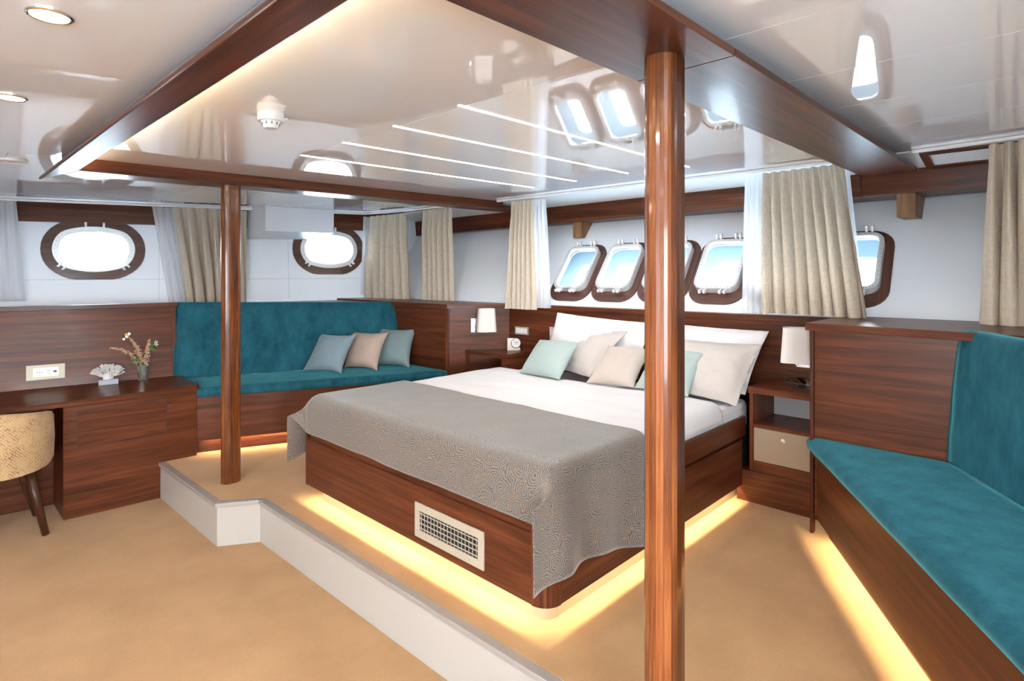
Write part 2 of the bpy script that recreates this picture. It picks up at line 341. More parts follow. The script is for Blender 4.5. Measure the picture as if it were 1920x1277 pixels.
# ================================================================= STRUCTURE
# floor
f = struct(build('floor', MB().abox(-3.2, 2.2, -2.6, 7.9, LF - .05, LF), CARPET))
step = [(1.262, 4.95), (1.277, 3.754), (1.487, 3.624), (1.52, 1.27), (1.30, 1.14), (1.30, -2.0)]
plat = step + [(4.3, -2.0), (4.3, 4.95)]
inn = [(x + .045, y) for x, y in step]
inn[1] = (1.322, 3.785); inn[2] = (1.532, 3.655); inn[3] = (1.565, 1.24); inn[4] = (1.345, 1.11)
fp = struct(build('floor', MB().prism(inn + [(4.3, -2.0), (4.3, 5.3), (1.31, 5.3)], -.05, .004), CARPET))
fp.name = 'floor_platform'
for i in range(5):
    (x0, y0), (x1, y1) = step[i], step[i + 1]; (a0, b0), (a1, b1) = inn[i], inn[i + 1]
    t = struct(build('trim_%d' % (i + 1), MB().prism([(x0 + .012, y0), (x1 + .012, y1), (a1 + .02, b1), (a0 + .02, b0)], LF, -.022), RISER))
    st = build('edge_strip', MB().prism([(x0, y0), (x1, y1), (a1, b1), (a0, b0)], -.022, .003), TRIMG, t, bevel=.003)
    L = math.hypot(x1 - x0, y1 - y0)
    for k in range(int(L / .17)):
        s = (k + .5) / max(1, int(L / .17)); px, py = (x0 + (x1 - x0) * s) * .5 + (a0 + (a1 - a0) * s) * .5, (y0 + (y1 - y0) * s) * .5 + (b0 + (b1 - b0) * s) * .5
        build('screw', MB().lathe([(.004, 0), (.004, .0045), (.002, .0055)], (px, py, 0), n=8), BOLT, t)
# ceiling: gloss panels with open seams, on a backing board
ce = struct(build('ceiling', MB().add([(-3.2, -2.6, zc(-3.2) + .03), (5.3, -2.6, zc(5.3) + .03), (5.3, 7.9, zc(5.3) + .03), (-3.2, 7.9, zc(-3.2) + .03),
      (-3.2, -2.6, zc(-3.2) + .09), (5.3, -2.6, zc(5.3) + .09), (5.3, 7.9, zc(5.3) + .09), (-3.2, 7.9, zc(-3.2) + .09)], [(0, 3, 2, 1), (4, 5, 6, 7), (0, 1, 5, 4), (1, 2, 6, 5), (2, 3, 7, 6), (3, 0, 4, 7)]), TRIMW))
def cpanel(x0, x1, y0, y1):
    g = .0018; x0 += g; x1 -= g; y0 += g; y1 -= g
    vs = [(x, y, zc(x) + dz) for dz in (0, .028) for x, y in ((x0, y0), (x1, y0), (x1, y1), (x0, y1))]
    build('ceiling_panel', MB().add(vs, [(0, 3, 2, 1), (4, 5, 6, 7), (0, 1, 5, 4), (1, 2, 6, 5), (2, 3, 7, 6), (3, 0, 4, 7)]), CEIL, ce)
for xs, ys in (((-3.2, -1.4, .58, 1.535, 4.03), (.8, 4.1)), ((-3.2, -1.2, .58, 1.1, 1.62, 2.16, 2.68, 3.2, 3.72, 4.03), (-2.6, .8)), ((-3.2, -1.4, .35, 1.535, 2.75, 4.03), (4.1, 7.9))):
    for a, b in zip(xs[:-1], xs[1:]):
        cpanel(a, b, ys[0], ys[1])
# soffit strip between track and fascia
TRM = 'trim_%d'
struct(build('trim_6', MB().add([(4.035, -.3, 2.13), (4.035, 6.2, 2.13), (4.40, 6.2, 2.072), (4.40, -.3, 2.085), (4.035, -.3, 2.15), (4.035, 6.2, 2.15), (4.40, 6.2, 2.16), (4.40, -.3, 2.16)],
      [(0, 1, 2, 3), (4, 7, 6, 5), (0, 4, 5, 1), (1, 5, 6, 2), (2, 6, 7, 3), (3, 7, 4, 0)]), TRIMW))
# ---- transom wall (raked outward) with window openings
RAKE = math.radians(39)
TB = V((4.16 + .039, 0, 1.137)); TD = V((-.065, 1, 0)).normalized(); TN = V((TD.y, -TD.x, 0)); TU = V((TN.x * math.sin(RAKE), TN.y * math.sin(RAKE), math.cos(RAKE)))
TO = TD.cross(TU); TO = TO if TO.x > 0 else -TO          # outward normal
def tp(s, t, o=0): return TB + TD * s + TU * t + TO * o
def wall_with_holes(name, outer, holes, fn, mat, thick):
    bm = bmesh.new(); edges = []
    for loop in [outer] + holes:
        vs = [bm.verts.new((p[0], p[1], 0)) for p in loop]
        edges += [bm.edges.new((vs[i], vs[(i + 1) % len(vs)])) for i in range(len(vs))]
    bmesh.ops.triangle_fill(bm, use_beauty=True, use_dissolve=False, edges=edges, normal=(0, 0, 1))
    bm.verts.index_update()
    mb = MB(); v2 = [v.co.copy() for v in bm.verts]
    fs = [tuple(v.index for v in f.verts) for f in bm.faces]
    mb.add([fn(p.x, p.y, 0) for p in v2], fs); mb.add([fn(p.x, p.y, thick) for p in v2], [tuple(reversed(f)) for f in fs])
    for loop in [outer] + holes:
        n = len(loop); mb.add([fn(p[0], p[1], 0) for p in loop] + [fn(p[0], p[1], thick) for p in loop], [(i, (i + 1) % n, (i + 1) % n + n, i + n) for i in range(n)])
    bm.free()
    return struct(build(name, mb, mat, weld=True))
# window centres measured on the glass plane, 5 cm inside the wall face
GOFF = -.055
def tproj(x, y, o):
    p = onplane(x, y, TB + TO * o, TO) - TB - TO * o
    return p.dot(TD), p.dot(TU)
GW, GH = .275, .435
a = [tproj(*p, GOFF) for p in ((1075, 467), (1121, 467.6), (1087.7, 537.7), (1041, 534.6))]; c1 = (sum(p[0] for p in a) / 4, sum(p[1] for p in a) / 4)
a = [tproj(*p, GOFF) for p in ((1336.4, 456), (1395.6, 455), (1370, 538), (1307.5, 535))]; c4 = (sum(p[0] for p in a) / 4, sum(p[1] for p in a) / 4)
sp = (c1[0] - c4[0]) / 3
WC = [(c1[0] - sp * k, c1[1] + (c4[1] - c1[1]) * k / 3) for k in range(6)]
HW, HH = GW + .056, GH + .056
wt = wall_with_holes('wall_transom', [(-.9, -.05), (6.2, -.05), (6.2, 1.5), (-.9, 1.5)], [rounded(HW, HH, .077, 5, *c) for c in WC], tp, WALLW, .010)
lw = MB().add([tp(-.9, 0), tp(5.9, 0), tp(5.9, 0) - V((0, 0, 1.5)), tp(-.9, 0) - V((0, 0, 1.5))], [(0, 1, 2, 3)])
build('lower_wall', lw, WALLW, wt)
WM = {}
def bolt_ring(pts, N, r=.0035):
    mb = MB()
    for p in pts: mb.lathe([(r, 0), (r * .9, .003), (r * .3, .004)], p, N, n=6)
    return mb
for i, c in enumerate(WC):
    def wp(p, o): return tp(c[0] + p[0], c[1] + p[1], o)
    win = struct(build('window_%d' % (i + 1), (lambda: (lambda mb: mb)(MB()))().add([wp(p, GOFF + .012) for p in rounded(GW, GH, .055)], [tuple(range(28))]), GLASS))
    # wood surround plate, in four pieces
    ow, oh = sp - .004, .655
    outer = rounded(ow, oh, .14, 6, -.004, -.02); inner = rounded(HW, HH, .077, 6)
    n = len(outer); q = n // 4
    for k in range(4):
        idx = [(k * q + q // 2 + m) % n for m in range(q + 1)]
        mb = MB(); O = [outer[j] for j in idx]; I = [inner[j] for j in idx]; m = len(idx)
        vs = [wp(p, -.014) for p in O] + [wp(p, -.014) for p in I] + [wp(p, .0) for p in O] + [wp(p, .0) for p in I]
        fs = []
        for j in range(m - 1): fs += [(j, j + 1, m + j + 1, m + j), (2 * m + j, 3 * m + j, 3 * m + j + 1, 2 * m + j + 1), (j, 2 * m + j, 2 * m + j + 1, j + 1), (m + j, m + j + 1, 3 * m + j + 1, 3 * m + j)]
        fs += [(0, m, 3 * m, 2 * m), (m - 1, 3 * m - 1, 4 * m - 1, 2 * m - 1)]
        build('surround_board', mb.add(vs, fs), WOODF, win, grain=(TD if k % 2 == 0 else TU))
    # metal frame box standing off the wall: flange + side wall
    A = rounded(GW + .062, GH + .062, .080, 6); B = rounded(GW, GH, .055, 6); n = len(A)
    mb = MB(); lv = [(A, -.004), (A, GOFF - .008), ([(p[0] * .985, p[1] * .99) for p in A], GOFF - .014), ([(p[0] * 1.03, p[1] * 1.02) for p in B], GOFF - .014), (B, GOFF - .008), (B, GOFF + .014)]
    vs = [wp(p, o) for L_, o in lv for p in L_]
    fs = [(k * n + j, k * n + (j + 1) % n, (k + 1) * n + (j + 1) % n, (k + 1) * n + j) for k in range(len(lv) - 1) for j in range(n)]
    build('window_frame', mb.add(vs, fs), FRAMEW, win, smooth=False)
    C = rounded(GW + .042, GH + .042, .072, 6); per = []
    for j in range(n):
        p, q2 = C[j], C[(j + 1) % n]; L = math.hypot(q2[0] - p[0], q2[1] - p[1])
        m = max(1, round(L / .036)); per += [(p[0] + (q2[0] - p[0]) * k / m, p[1] + (q2[1] - p[1]) * k / m) for k in range(m)]
    b = build('bolt', bolt_ring([wp(p, GOFF - .013) for p in per], -TO), BOLT, win); b['kind'] = 'stuff'
    for sy_ in (1, -1):
        for sx_ in (-1, 1):
            for k in (-1, 1):
                cxx = sx_ * .075 + k * .017; cy = sy_ * (GH / 2 + .04)
                mb = MB(); base = wp((cxx, cy), GOFF + .0); tip = wp((cxx, cy + sy_ * .028), GOFF - .02)
                mb.tube([base + TD * -.006, base + TD * .006], .011, 10); mb.box((base + tip) / 2, TD * .006, (tip - base) / 2, (tip - base).cross(TD).normalized() * .011)
                mb.tube([tip - TD * .007, tip + TD * .007], .0145, 12)
                build('lug', mb, LUG, win)
# outer hull plate a hand's breadth outside the inner wall, with matching openings
wall_with_holes('wall_hull', [(-.9, -.25), (6.2, -.25), (6.2, 1.5), (-.9, 1.5)], [rounded(GW + .004, GH + .004, .07, 6, *c) for c in WC], lambda s, t, o=0: tp(s, t, .165 + o), HULL, .012)
# fascia along the transom (two boards with a joint) and two support blocks
def zfb(Y): return 1.939 - .0078 * (Y - .5)
def fboard(y0, y1):
    pts = []
    for y in (y0, y1): pts += [(4.38, y, zfb(y)), (4.38, y, 2.10), (4.74, y, 2.10), (4.74, y, zfb(y) + .0)]
    return MB().add(pts, [(0, 1, 2, 3), (4, 7, 6, 5), (0, 4, 5, 1), (1, 5, 6, 2), (2, 6, 7, 3), (3, 7, 4, 0)])
fa = struct(build('trim_7', fboard(.966, 6.0), WOOD, grain=(0, 1, 0)))
struct(build('trim_8', fboard(-.6, .963), WOOD, grain=(0, 1, 0)))
for i, (px, py, lab) in enumerate(((1081, 436, 'pale wooden wedge block under the fascia beside the beige curtain in the corner'), (1698, 385, 'pale wooden wedge block under the fascia beside the roof hatch'))):
    P = atx(px, py, 4.42); y0 = P.y; hw = .05
    zt = zfb(y0) - .0005; X0 = 4.43; zl = zt - .15
    # face X0 .. wall; wall X at height z
    def wx(z, y): t = (z - 1.137) / math.cos(RAKE); return tp((y - 0) / TD.y, t).x - .002
    mb = MB()
    vs = []
    for y in (y0 - hw, y0 + hw): vs += [(X0, y, zt), (wx(zt, y), y, zt), (wx(zl, y), y, zl), (X0 + .0, y, zl)]
    mb.add(vs, [(0, 1, 2, 3), (4, 7, 6, 5), (0, 4, 5, 1), (1, 5, 6, 2), (2, 6, 7, 3), (3, 7, 4, 0)])
    tag(build('fascia_block', mb, BRKT, grain=(0, 0, 1)), lab, 'wood block')
# ---- left hull wall with two oval portholes
def ly(X): return 6.95 - .252 * X
LD = V((1, -.252, 0)).normalized(); LN = V((.252, 1, 0)).normalized()      # along, outward
FL = math.radians(6); LU = V((LN.x * math.sin(FL), LN.y * math.sin(FL), math.cos(FL))); LO = LD.cross(LU); LO = LO if LO.y > 0 else -LO
LB = V((0, ly(0), 1.6))
def lp(s, t, o=0): return LB + LD * s + LU * t + LO * o
def lproj(x, y): p = onplane(x, y, LB, LO) - LB; return p.dot(LD), p.dot(LU)
PC = [lproj(178, 468), lproj(617, 468)]
def oval(w, h, n=40, p=2.3, flat=0):
    pts = []
    r = h / 2; sl = w / 2 - r
    for k in range(n):
        a = 2 * math.pi * k / n; c, s = math.cos(a), math.sin(a)
        x, y = sl * max(-1, min(1, c * 1.6)) * 1.0 + r * c, r * s
        pts.append((x, y))
    return pts
OW, OH = .545, .338
wl = wall_with_holes('wall_left', [(-3.6, -.46), (5.2, -.46), (5.2, .72), (-3.6, .72)], [[(c[0] + p[0], c[1] + p[1]) for p in oval(OW, OH)] for c in PC], lp, WALLW, .05)
build('lower_wall', MB().add([lp(-3.6, -.46), lp(4.9, -.46), lp(4.9, -.46) - V((0, 0, 1.45)), lp(-3.6, -.46) - V((0, 0, 1.45))], [(0, 1, 2, 3)]), WALLW, wl)
# wall panel seams: thin cover strips
for s in (.35, PC[0][0] + .52, PC[1][0] - .45):
    build('seam', MB().box(lp(s, .05, -.0006), LD * .0012, LU * .5, LO * .0006), TRIMG, wl)
build('seam', MB().box(lp(1.5, PC[0][1] - .288, -.0006), LD * 3.2, LU * .0012, LO * .0006), TRIMG, wl)
for i, c in enumerate(PC):
    def wp(p, o): return lp(c[0] + p[0], c[1] + p[1], o)
    G = oval(OW - .01, OH - .01)
    win = struct(build('window_%d' % (7 + i), MB().add([wp(p, -.01) for p in G], [tuple(range(len(G)))]), GLASS))
    outer = [(.405 * math.copysign(abs(math.cos(a)) ** .92, math.cos(a)), max(-.288, min(.285, .31 * math.copysign(abs(math.sin(a)) ** .92, math.sin(a))))) for a in [2 * math.pi * k / 40 for k in range(40)]]; inner = oval(OW + .095, OH + .095); n = len(outer)
    cuts = [0, 8, 12, 20, 28, 32, 40]
    for k in range(6):
        idx = [j % n for j in range(cuts[k], cuts[k + 1] + 1)]; m = len(idx); sh = .998
        O = [outer[j] for j in idx]; I = [inner[j] for j in idx]
        vs = [wp(p, -.016) for p in O] + [wp(p, -.016) for p in I] + [wp(p, 0) for p in O] + [wp(p, 0) for p in I]; fs = []
        for j in range(m - 1): fs += [(j, j + 1, m + j + 1, m + j), (2 * m + j, 3 * m + j, 3 * m + j + 1, 2 * m + j + 1), (j, 2 * m + j, 2 * m + j + 1, j + 1), (m + j, m + j + 1, 3 * m + j + 1, 3 * m + j)]
        fs += [(0, m, 3 * m, 2 * m), (m - 1, 3 * m - 1, 4 * m - 1, 2 * m - 1)]
        build('surround_board', MB().add(vs, fs), WOODF, win, grain=LD, bevel=.0015)
    A = oval(OW + .10, OH + .10); B = oval(OW, OH)
    lv = [(A, -.006), (A, -.022), (oval(OW + .092, OH + .092), -.026), (oval(OW + .012, OH + .012), -.026), (B, -.02), (B, .05)]
    vs = [wp(p, o) for L_, o in lv for p in L_]
    build('window_frame', MB().add(vs, [(k * n + j, k * n + (j + 1) % n, (k + 1) * n + (j + 1) % n, (k + 1) * n + j) for k in range(len(lv) - 1) for j in range(n)]), FRAMEW, win)
    C = oval(OW + .055, OH + .055, 34); b = build('bolt', bolt_ring([wp(p, -.0255) for p in C], -LO, .004), BOLT, win); b['kind'] = 'stuff'
    for (x, y, dx, dy) in ((-.07, .232, 0, 1), (.07, .232, 0, 1), (-.262, -.155, -.66, -.75), (-.228, -.183, -.66, -.75), (.262, -.155, .66, -.75), (.228, -.183, .66, -.75)):
        d = LD * dx + LU * dy; pd = d.cross(LO).normalized(); p = wp((x, y), -.028)
        mb = MB().box(p, pd * .009, d * .019, LO * .012); mb.tube([p + d * .014 - LO * .008 - pd * .009, p + d * .014 - LO * .008 + pd * .009], .010, 10)
        build('lug', mb, LUG, win)
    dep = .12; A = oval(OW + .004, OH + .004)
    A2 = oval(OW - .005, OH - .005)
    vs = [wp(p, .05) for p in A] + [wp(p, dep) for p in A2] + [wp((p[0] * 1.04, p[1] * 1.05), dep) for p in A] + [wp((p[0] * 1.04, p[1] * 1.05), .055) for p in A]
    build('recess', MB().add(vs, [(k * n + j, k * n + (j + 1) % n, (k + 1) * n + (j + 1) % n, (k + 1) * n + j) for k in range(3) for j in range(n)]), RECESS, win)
# fascia on the left wall
def lf(s, dz, o): p = lp(s, 0, 0); z = 1.885 + .013 * p.x; q = lp(s, (z + dz - 1.6) / math.cos(FL), o); return q
fs_ = [(0, 1, 2, 3), (4, 7, 6, 5), (0, 4, 5, 1), (1, 5, 6, 2), (2, 6, 7, 3), (3, 7, 4, 0)]
vs = []
for s in (-3.4, 4.35):
    vs += [lf(s, 0, -.03), lf(s, .25, -.03), lf(s, .25, .0), lf(s, 0, .0)]
struct(build('trim_9', MB().add(vs, fs_), WOOD, grain=LD))
# ---- right hull wall and the wall behind the camera
def quadwall(name, p0, p1, z0, z1, th=.05):
    d = (V(p1) - V(p0)).normalized(); n = V((-d.y, d.x, 0)) * th
    return struct(build(name, MB().prism([p0, p1, V(p1) + n, V(p0) + n], z0, z1), WALLW))
RD = V((-.857, -.515, 0)).normalized(); RN = V((.515, -.857, 0)).normalized()
quadwall('wall_right', V((5.24, .845, 0)) + RN * .30, V((1.0, -1.96, 0)), LF, 2.3, .05)
# walls behind the camera, with unseen wide windows added for fill daylight
bp_ = lambda s, t, o=0: V((-3.1 - o, s, t))
sp2 = lambda s, t, o=0: V((s, -1.96 - o, t))
def fill_windows(name, fn, outer, cs, ww, wh, n0):
    wall_with_holes(name, outer, [rounded(ww, wh, .12, 4, *c) for c in cs], fn, WALLW, .05)
    for i, c in enumerate(cs):
        win = struct(build('window_%d' % (n0 + i), MB().add([fn(p[0], p[1], .02) for p in rounded(ww, wh, .12, 4, *c)], [tuple(range(20))]), GLASS))  # added daylight opening, out of view
        A_, B_ = rounded(ww + .12, wh + .12, .16, 4, *c), rounded(ww - .01, wh - .01, .12, 4, *c); n = 20
        build('window_frame', MB().add([fn(*p, -.001) for p in A_] + [fn(*p, -.02) for p in A_] + [fn(*p, -.02) for p in B_] + [fn(*p, .05) for p in B_], [(k * n + j, k * n + (j + 1) % n, (k + 1) * n + (j + 1) % n, (k + 1) * n + j) for k in range(3) for j in range(n)]), WOODF, win, grain=(0, 0, 1))
fill_windows('wall_front', bp_, [(-2.0, LF), (7.85, LF), (7.85, 2.3), (-2.0, 2.3)], [(.0, 1.2)], 1.3, 1.2, 9)
fill_windows('wall_aft', sp2, [(-3.15, LF), (1.05, LF), (1.05, 2.3), (-3.15, 2.3)], [(-2.25, 1.15), (-.45, 1.15)], 1.15, 1.3, 10)
# sea outside
seao = struct(build('sea', MB().add([(-60, -150, -2.2), (150, -150, -2.2), (150, 150, -2.2), (-60, 150, -2.2)], [(0, 1, 2, 3)]), SEA))

# ================================================================= OVERHEAD FRAME
def zbeam(name, poly, label, thick=.022):
    vs = [(x, y, zb(x)) for x, y in poly] + [(x, y, zb(x) + thick) for x, y in poly]
    t = thing(name, (poly[0][0], poly[0][1], zb(poly[0][0])), label, 'beam')
    return t, vs
Q = [(0, 3, 2, 1), (4, 5, 6, 7), (0, 1, 5, 4), (1, 2, 6, 5), (2, 3, 7, 6), (3, 0, 4, 7)]
t, vs = zbeam('ceiling_beam', [(.535, -1.2), (.645, -1.2), (.645, 4.03), (.535, 4.60)], 'dark wooden ceiling beam above the lower carpet, beside the round downlights')
build('soffit_board', MB().add(vs, Q), WOOD, t, grain=(0, 1, 0), bevel=.006)
build('spacer', MB().abox(.592, .602, -1.2, 4.2, zb(.58) + .0225, zc(.555) - .001), WOOD, t, grain=(0, 1, 0))
build('led_strip', MB().abox(.606, .622, -1.2, 4.0, zb(.62) + .0225, zb(.62) + .029), LED, t)
L = lamp('cove_light', 'AREA', (.635, 1.6, zb(.62) + .034), 9, (1, .80, .52), t, shape='RECTANGLE', size=4.9, size_y=.02); aim(L, (.55, 0, 1), (0, 1, 0))
t, vs = zbeam('ceiling_beam', [(.535, 4.03), (4.375, 3.985), (4.375, 4.235), (.70, 4.235)], 'wooden ceiling beam carried by the post near the desk and cushioned sofa')
vs[0] = V((.645, 4.03, zb(.645))); vs[4] = V((.645, 4.03, zb(.645) + .022)); vs[3] = V((.606, 4.235, zb(.606))); vs[7] = V((.606, 4.235, zb(.606) + .022))
build('soffit_board', MB().add(vs, Q), WOOD, t, grain=(1, 0, 0), bevel=.002)
poly = [(.66, 4.03), (4.03, 3.99), (4.03, 4.02), (.66, 4.06)]
vs2 = [(x, y, zb(x) + .0223) for x, y in poly] + [(x, y, zc(x) - .001) for x, y in poly]
build('inner_face', MB().add(vs2, Q), WOOD, t, grain=(1, 0, 0))
t, vs = zbeam('ceiling_beam', [(.65, .65), (1.56, .648), (1.56, .955), (.65, .955)], 'wide wooden ceiling beam carried by the post at the draped bed corner')
build('soffit_board', MB().add(vs, Q), WOOD, t, grain=(1, 0, 0), bevel=.002)
poly = [(1.563, .648), (4.375, .655), (4.375, .955), (1.563, .955)]
build('soffit_board', MB().add([(x, y, zb(x)) for x, y in poly] + [(x, y, zb(x) + .022) for x, y in poly], Q), WOOD, t, grain=(1, 0, 0), bevel=.002)
poly = [(.66, .74), (4.03, .74), (4.03, .955), (.66, .955)]
build('inner_face', MB().add([(x, y, zb(x) + .0223) for x, y in poly] + [(x, y, zc(x) - .001) for x, y in poly], Q), WOOD, t, grain=(1, 0, 0))
# ---- posts of varnished staves
def post(cx, cy, z0, z1, label):
    t = thing('wooden_post', (cx, cy, z0), label, 'post')
    n = 14; hl, r = .0145, .0475; ring = []
    for k in range(n):
        a = 2 * math.pi * (k + .35) / n; ring.append(V((cx + (hl if math.cos(a) > 0 else -hl) + r * math.cos(a), cy + r * math.sin(a), 0)))
    for k in range(n):
        p, q = ring[k], ring[(k + 1) % n]; m = (p + q) / 2; o = (m - V((cx, cy, 0))).normalized() * .0012; c = V((cx, cy, 0)) + (m - V((cx, cy, 0))) * .3
        ins = (q - p).normalized() * .0002
        build('stave', MB().prism([p + ins, m + o, q - ins, c], z0, z1), POSTW, t, grain=(0, 0, 1))
post(1.489, 4.08, .004, zb(1.489) - .0005, 'staved varnished wooden post standing near the step corner beside the desk')
post(1.45, .80, .004, zb(1.45) - .0005, 'staved varnished wooden post standing off the draped corner of the bed')

# ================================================================= BED
bed = thing('platform_bed', (2.8, 2.44, .004), 'dark walnut platform bed with glowing plinth and air vent in its foot panel', 'bed')
BX0, BX1, BY0, BY1 = 1.70, 3.86, 1.44, 3.42
hbx = lambda y: 3.86 - .07 * (y - 3.72)      # headboard face
pl = rounded(BX1 - 1.765, 1.88, .075, 6, (BX1 + 1.765) / 2, 2.44)
build('plinth', MB().prism(pl, .004, .1445), PLINTHM, bed)
build('foot_panel', MB().abox(BX0, BX0 + .028, BY0 + .085, BY1 - .012, .10, .385), WOOD, bed, grain=(0, 1, 0), bevel=.002)
build('foot_groove', MB().abox(BX0 + .012, BX0 + .03, BY0 + .07, BY1 - .03, .385, .412), WOOD, bed, grain=(0, 1, 0))
build('foot_rail', MB().abox(BX0 + .004, BX0 + .032, BY0 + .085, BY1 - .012, .412, .50), WOOD, bed, grain=(0, 1, 0), bevel=.003)
build('corner_strip', MB().abox(BX0 - .002, BX0 + .03, BY1 - .012, BY1 + .004, .098, .505), WOOD, bed, grain=(0, 0, 1), bevel=.002)
cp = [(BX0 + .085 - .085 * math.cos(a), BY0 + .085 - .085 * math.sin(a)) for a in [math.pi / 2 * k / 10 for k in range(11)]]
build('corner_post', MB().prism(cp + [(BX0 + .085, BY0 + .085)], .098, .50), WOOD, bed, grain=(0, 0, 1))
build('side_panel', MB().abox(BX0 + .087, 3.583, BY0, BY0 + .028, .10, .38), WOOD, bed, grain=(1, 0, 0), bevel=.002)
build('side_rail', MB().abox(BX0 + .087, 3.66, BY0 + .008, BY0 + .034, .392, .512), WOOD, bed, grain=(1, 0, 0), bevel=.003)
build('side_panel', MB().abox(BX0 + .03, 3.78, BY1 - .028, BY1, .10, .38), WOOD, bed, grain=(1, 0, 0), bevel=.002)
build('side_rail', MB().abox(BX0 + .03, 3.78, BY1 - .034, BY1 - .008, .392, .512), WOOD, bed, grain=(1, 0, 0), bevel=.003)
build('slat_base', MB().abox(BX0 + .032, 3.80, BY0 + .034, BY1 - .034, .145, .40), DARKBOX, bed)
build('led_strip', MB().abox(1.752, 1.762, 1.55, 3.36, .1385, .1445), LED, bed)
build('led_strip', MB().abox(1.82, 3.58, 1.487, 1.497, .1385, .1445), LED, bed)
build('led_strip', MB().abox(1.82, 3.7, 3.383, 3.389, .1385, .1445), LED, bed)
WARM = (1, .79, .46)
L = lamp('foot_led_light', 'AREA', (1.754, 2.45, .132), 7.5, WARM, bed, shape='RECTANGLE', size=1.85, size_y=.008); aim(L, (-.12, 0, -1), (0, 1, 0))
L = lamp('side_led_light', 'AREA', (2.68, 1.490, .132), 6.5, WARM, bed, shape='RECTANGLE', size=1.75, size_y=.008); aim(L, (0, -.12, -1), (1, 0, 0))
L = lamp('corner_led_light', 'AREA', (1.772, 1.508, .132), .5, WARM, bed, shape='DISK', size=.05); aim(L, (-.1, -.1, -1))
L = lamp('far_led_light', 'AREA', (2.75, 3.385, .132), 3, WARM, bed, shape='RECTANGLE', size=1.8, size_y=.012); aim(L, (0, .12, -1), (1, 0, 0))
# air vent in the foot panel
vy0, vy1, vz0, vz1 = 1.795, 2.285, .138, .305
mb = MB(); X = BX0 - .006; fw = .037
for (a0, a1, b0, b1) in ((vy0, vy1, vz1 - fw, vz1), (vy0, vy1, vz0, vz0 + fw), (vy0, vy0 + fw, vz0 + fw, vz1 - fw), (vy1 - fw, vy1, vz0 + fw, vz1 - fw)): mb.abox(X, BX0 + .004, a0, a1, b0, b1)
vent = build('air_vent', mb, VENTM, bed, bevel=.0015); vent['label'] = 'cream enamelled air vent grille'
build('duct_shade', MB().abox(BX0 - .001, BX0 - .0005, vy0 + fw, vy1 - fw, vz0 + fw, vz1 - fw), BLACK, vent)  # black sheet, shade behind the grille put into its colour
for k in range(4):
    z = vz0 + fw + .012 + k * .0235
    build('louvre', MB().box((BX0 - .0035, (vy0 + vy1) / 2, z), (.0028, 0, -.0012), (0, (vy1 - vy0) / 2 - fw, 0), (.0003, 0, .0022)), VENTM, vent)
for k in range(17):
    y = vy0 + fw + .012 + k * (vy1 - vy0 - 2 * fw - .024) / 16
    build('fin', MB().abox(BX0 - .0032, BX0 - .0008, y - .0012, y + .0012, vz0 + fw, vz1 - fw), VENTM, vent)
for y in (vy0 + .09, vy1 - .09):
    for z in (vz0 + .018, vz1 - .018): build('screw', MB().lathe([(.004, 0), (.003, .0015)], (X, y, z), (-1, 0, 0), n=8), BOLT, vent)
# mattress
mb = MB(); mb.prism(rounded(3.80 - 1.735, 1.90, .06, 4, (3.80 + 1.735) / 2, 2.43), .402, .60)
tag(build('mattress', mb, SHEET, bevel=.04, smooth=False), 'thick mattress in a white fitted sheet lying in the walnut bed', 'mattress')
# duvet
def duvet():
    X0, X1, Y0, Y1 = 1.80, 3.36, 1.475, 3.40; nu, nv = 70, 90; P = []; uvs = []
    for i in range(nu):
        row = []
        for j in range(nv):
            u, v = i / (nu - 1), j / (nv - 1); x = X0 + (X1 - X0) * u; q = v * 2.14 - .09     # cloth coordinate across the bed
            y = Y0 + (q) ; z = .642
            if q < .06: a = (.06 - q) / .06; aa = min(a, 1.57); y = Y0 + .06 - .06 * math.sin(aa); z = .642 - .06 * (1 - math.cos(aa)) - max(0, a - 1.57) * .06
            qe = Y1 - Y0
            if q > qe - .06: a = (q - qe + .06) / .06; aa = min(a, 1.57); y = Y1 - .06 + .06 * math.sin(aa); z = .642 - .06 * (1 - math.cos(aa)) - max(0, a - 1.57) * .06
            e = min(1, (X1 + .08 * math.sin(v * 9) * .3 - x) / .05); z -= .02 * (1 - max(0, e)) ** 2
            z += .010 * noise.noise(V((x * 2.2, y * 2.6, 3))) + .005 * noise.noise(V((x * 7, y * 5, 9)))
            if q > .1: z = max(z, .606)
            row.append(V((x, y, z))); uvs.append((x, y))
        P.append(row)
    return build('duvet', MB().grid(P, nu, nv), SHEET, smooth=True, uvs=uvs, solid=.012)
tag(duvet(), 'white cotton duvet spread over the bed below the pillows', 'duvet')
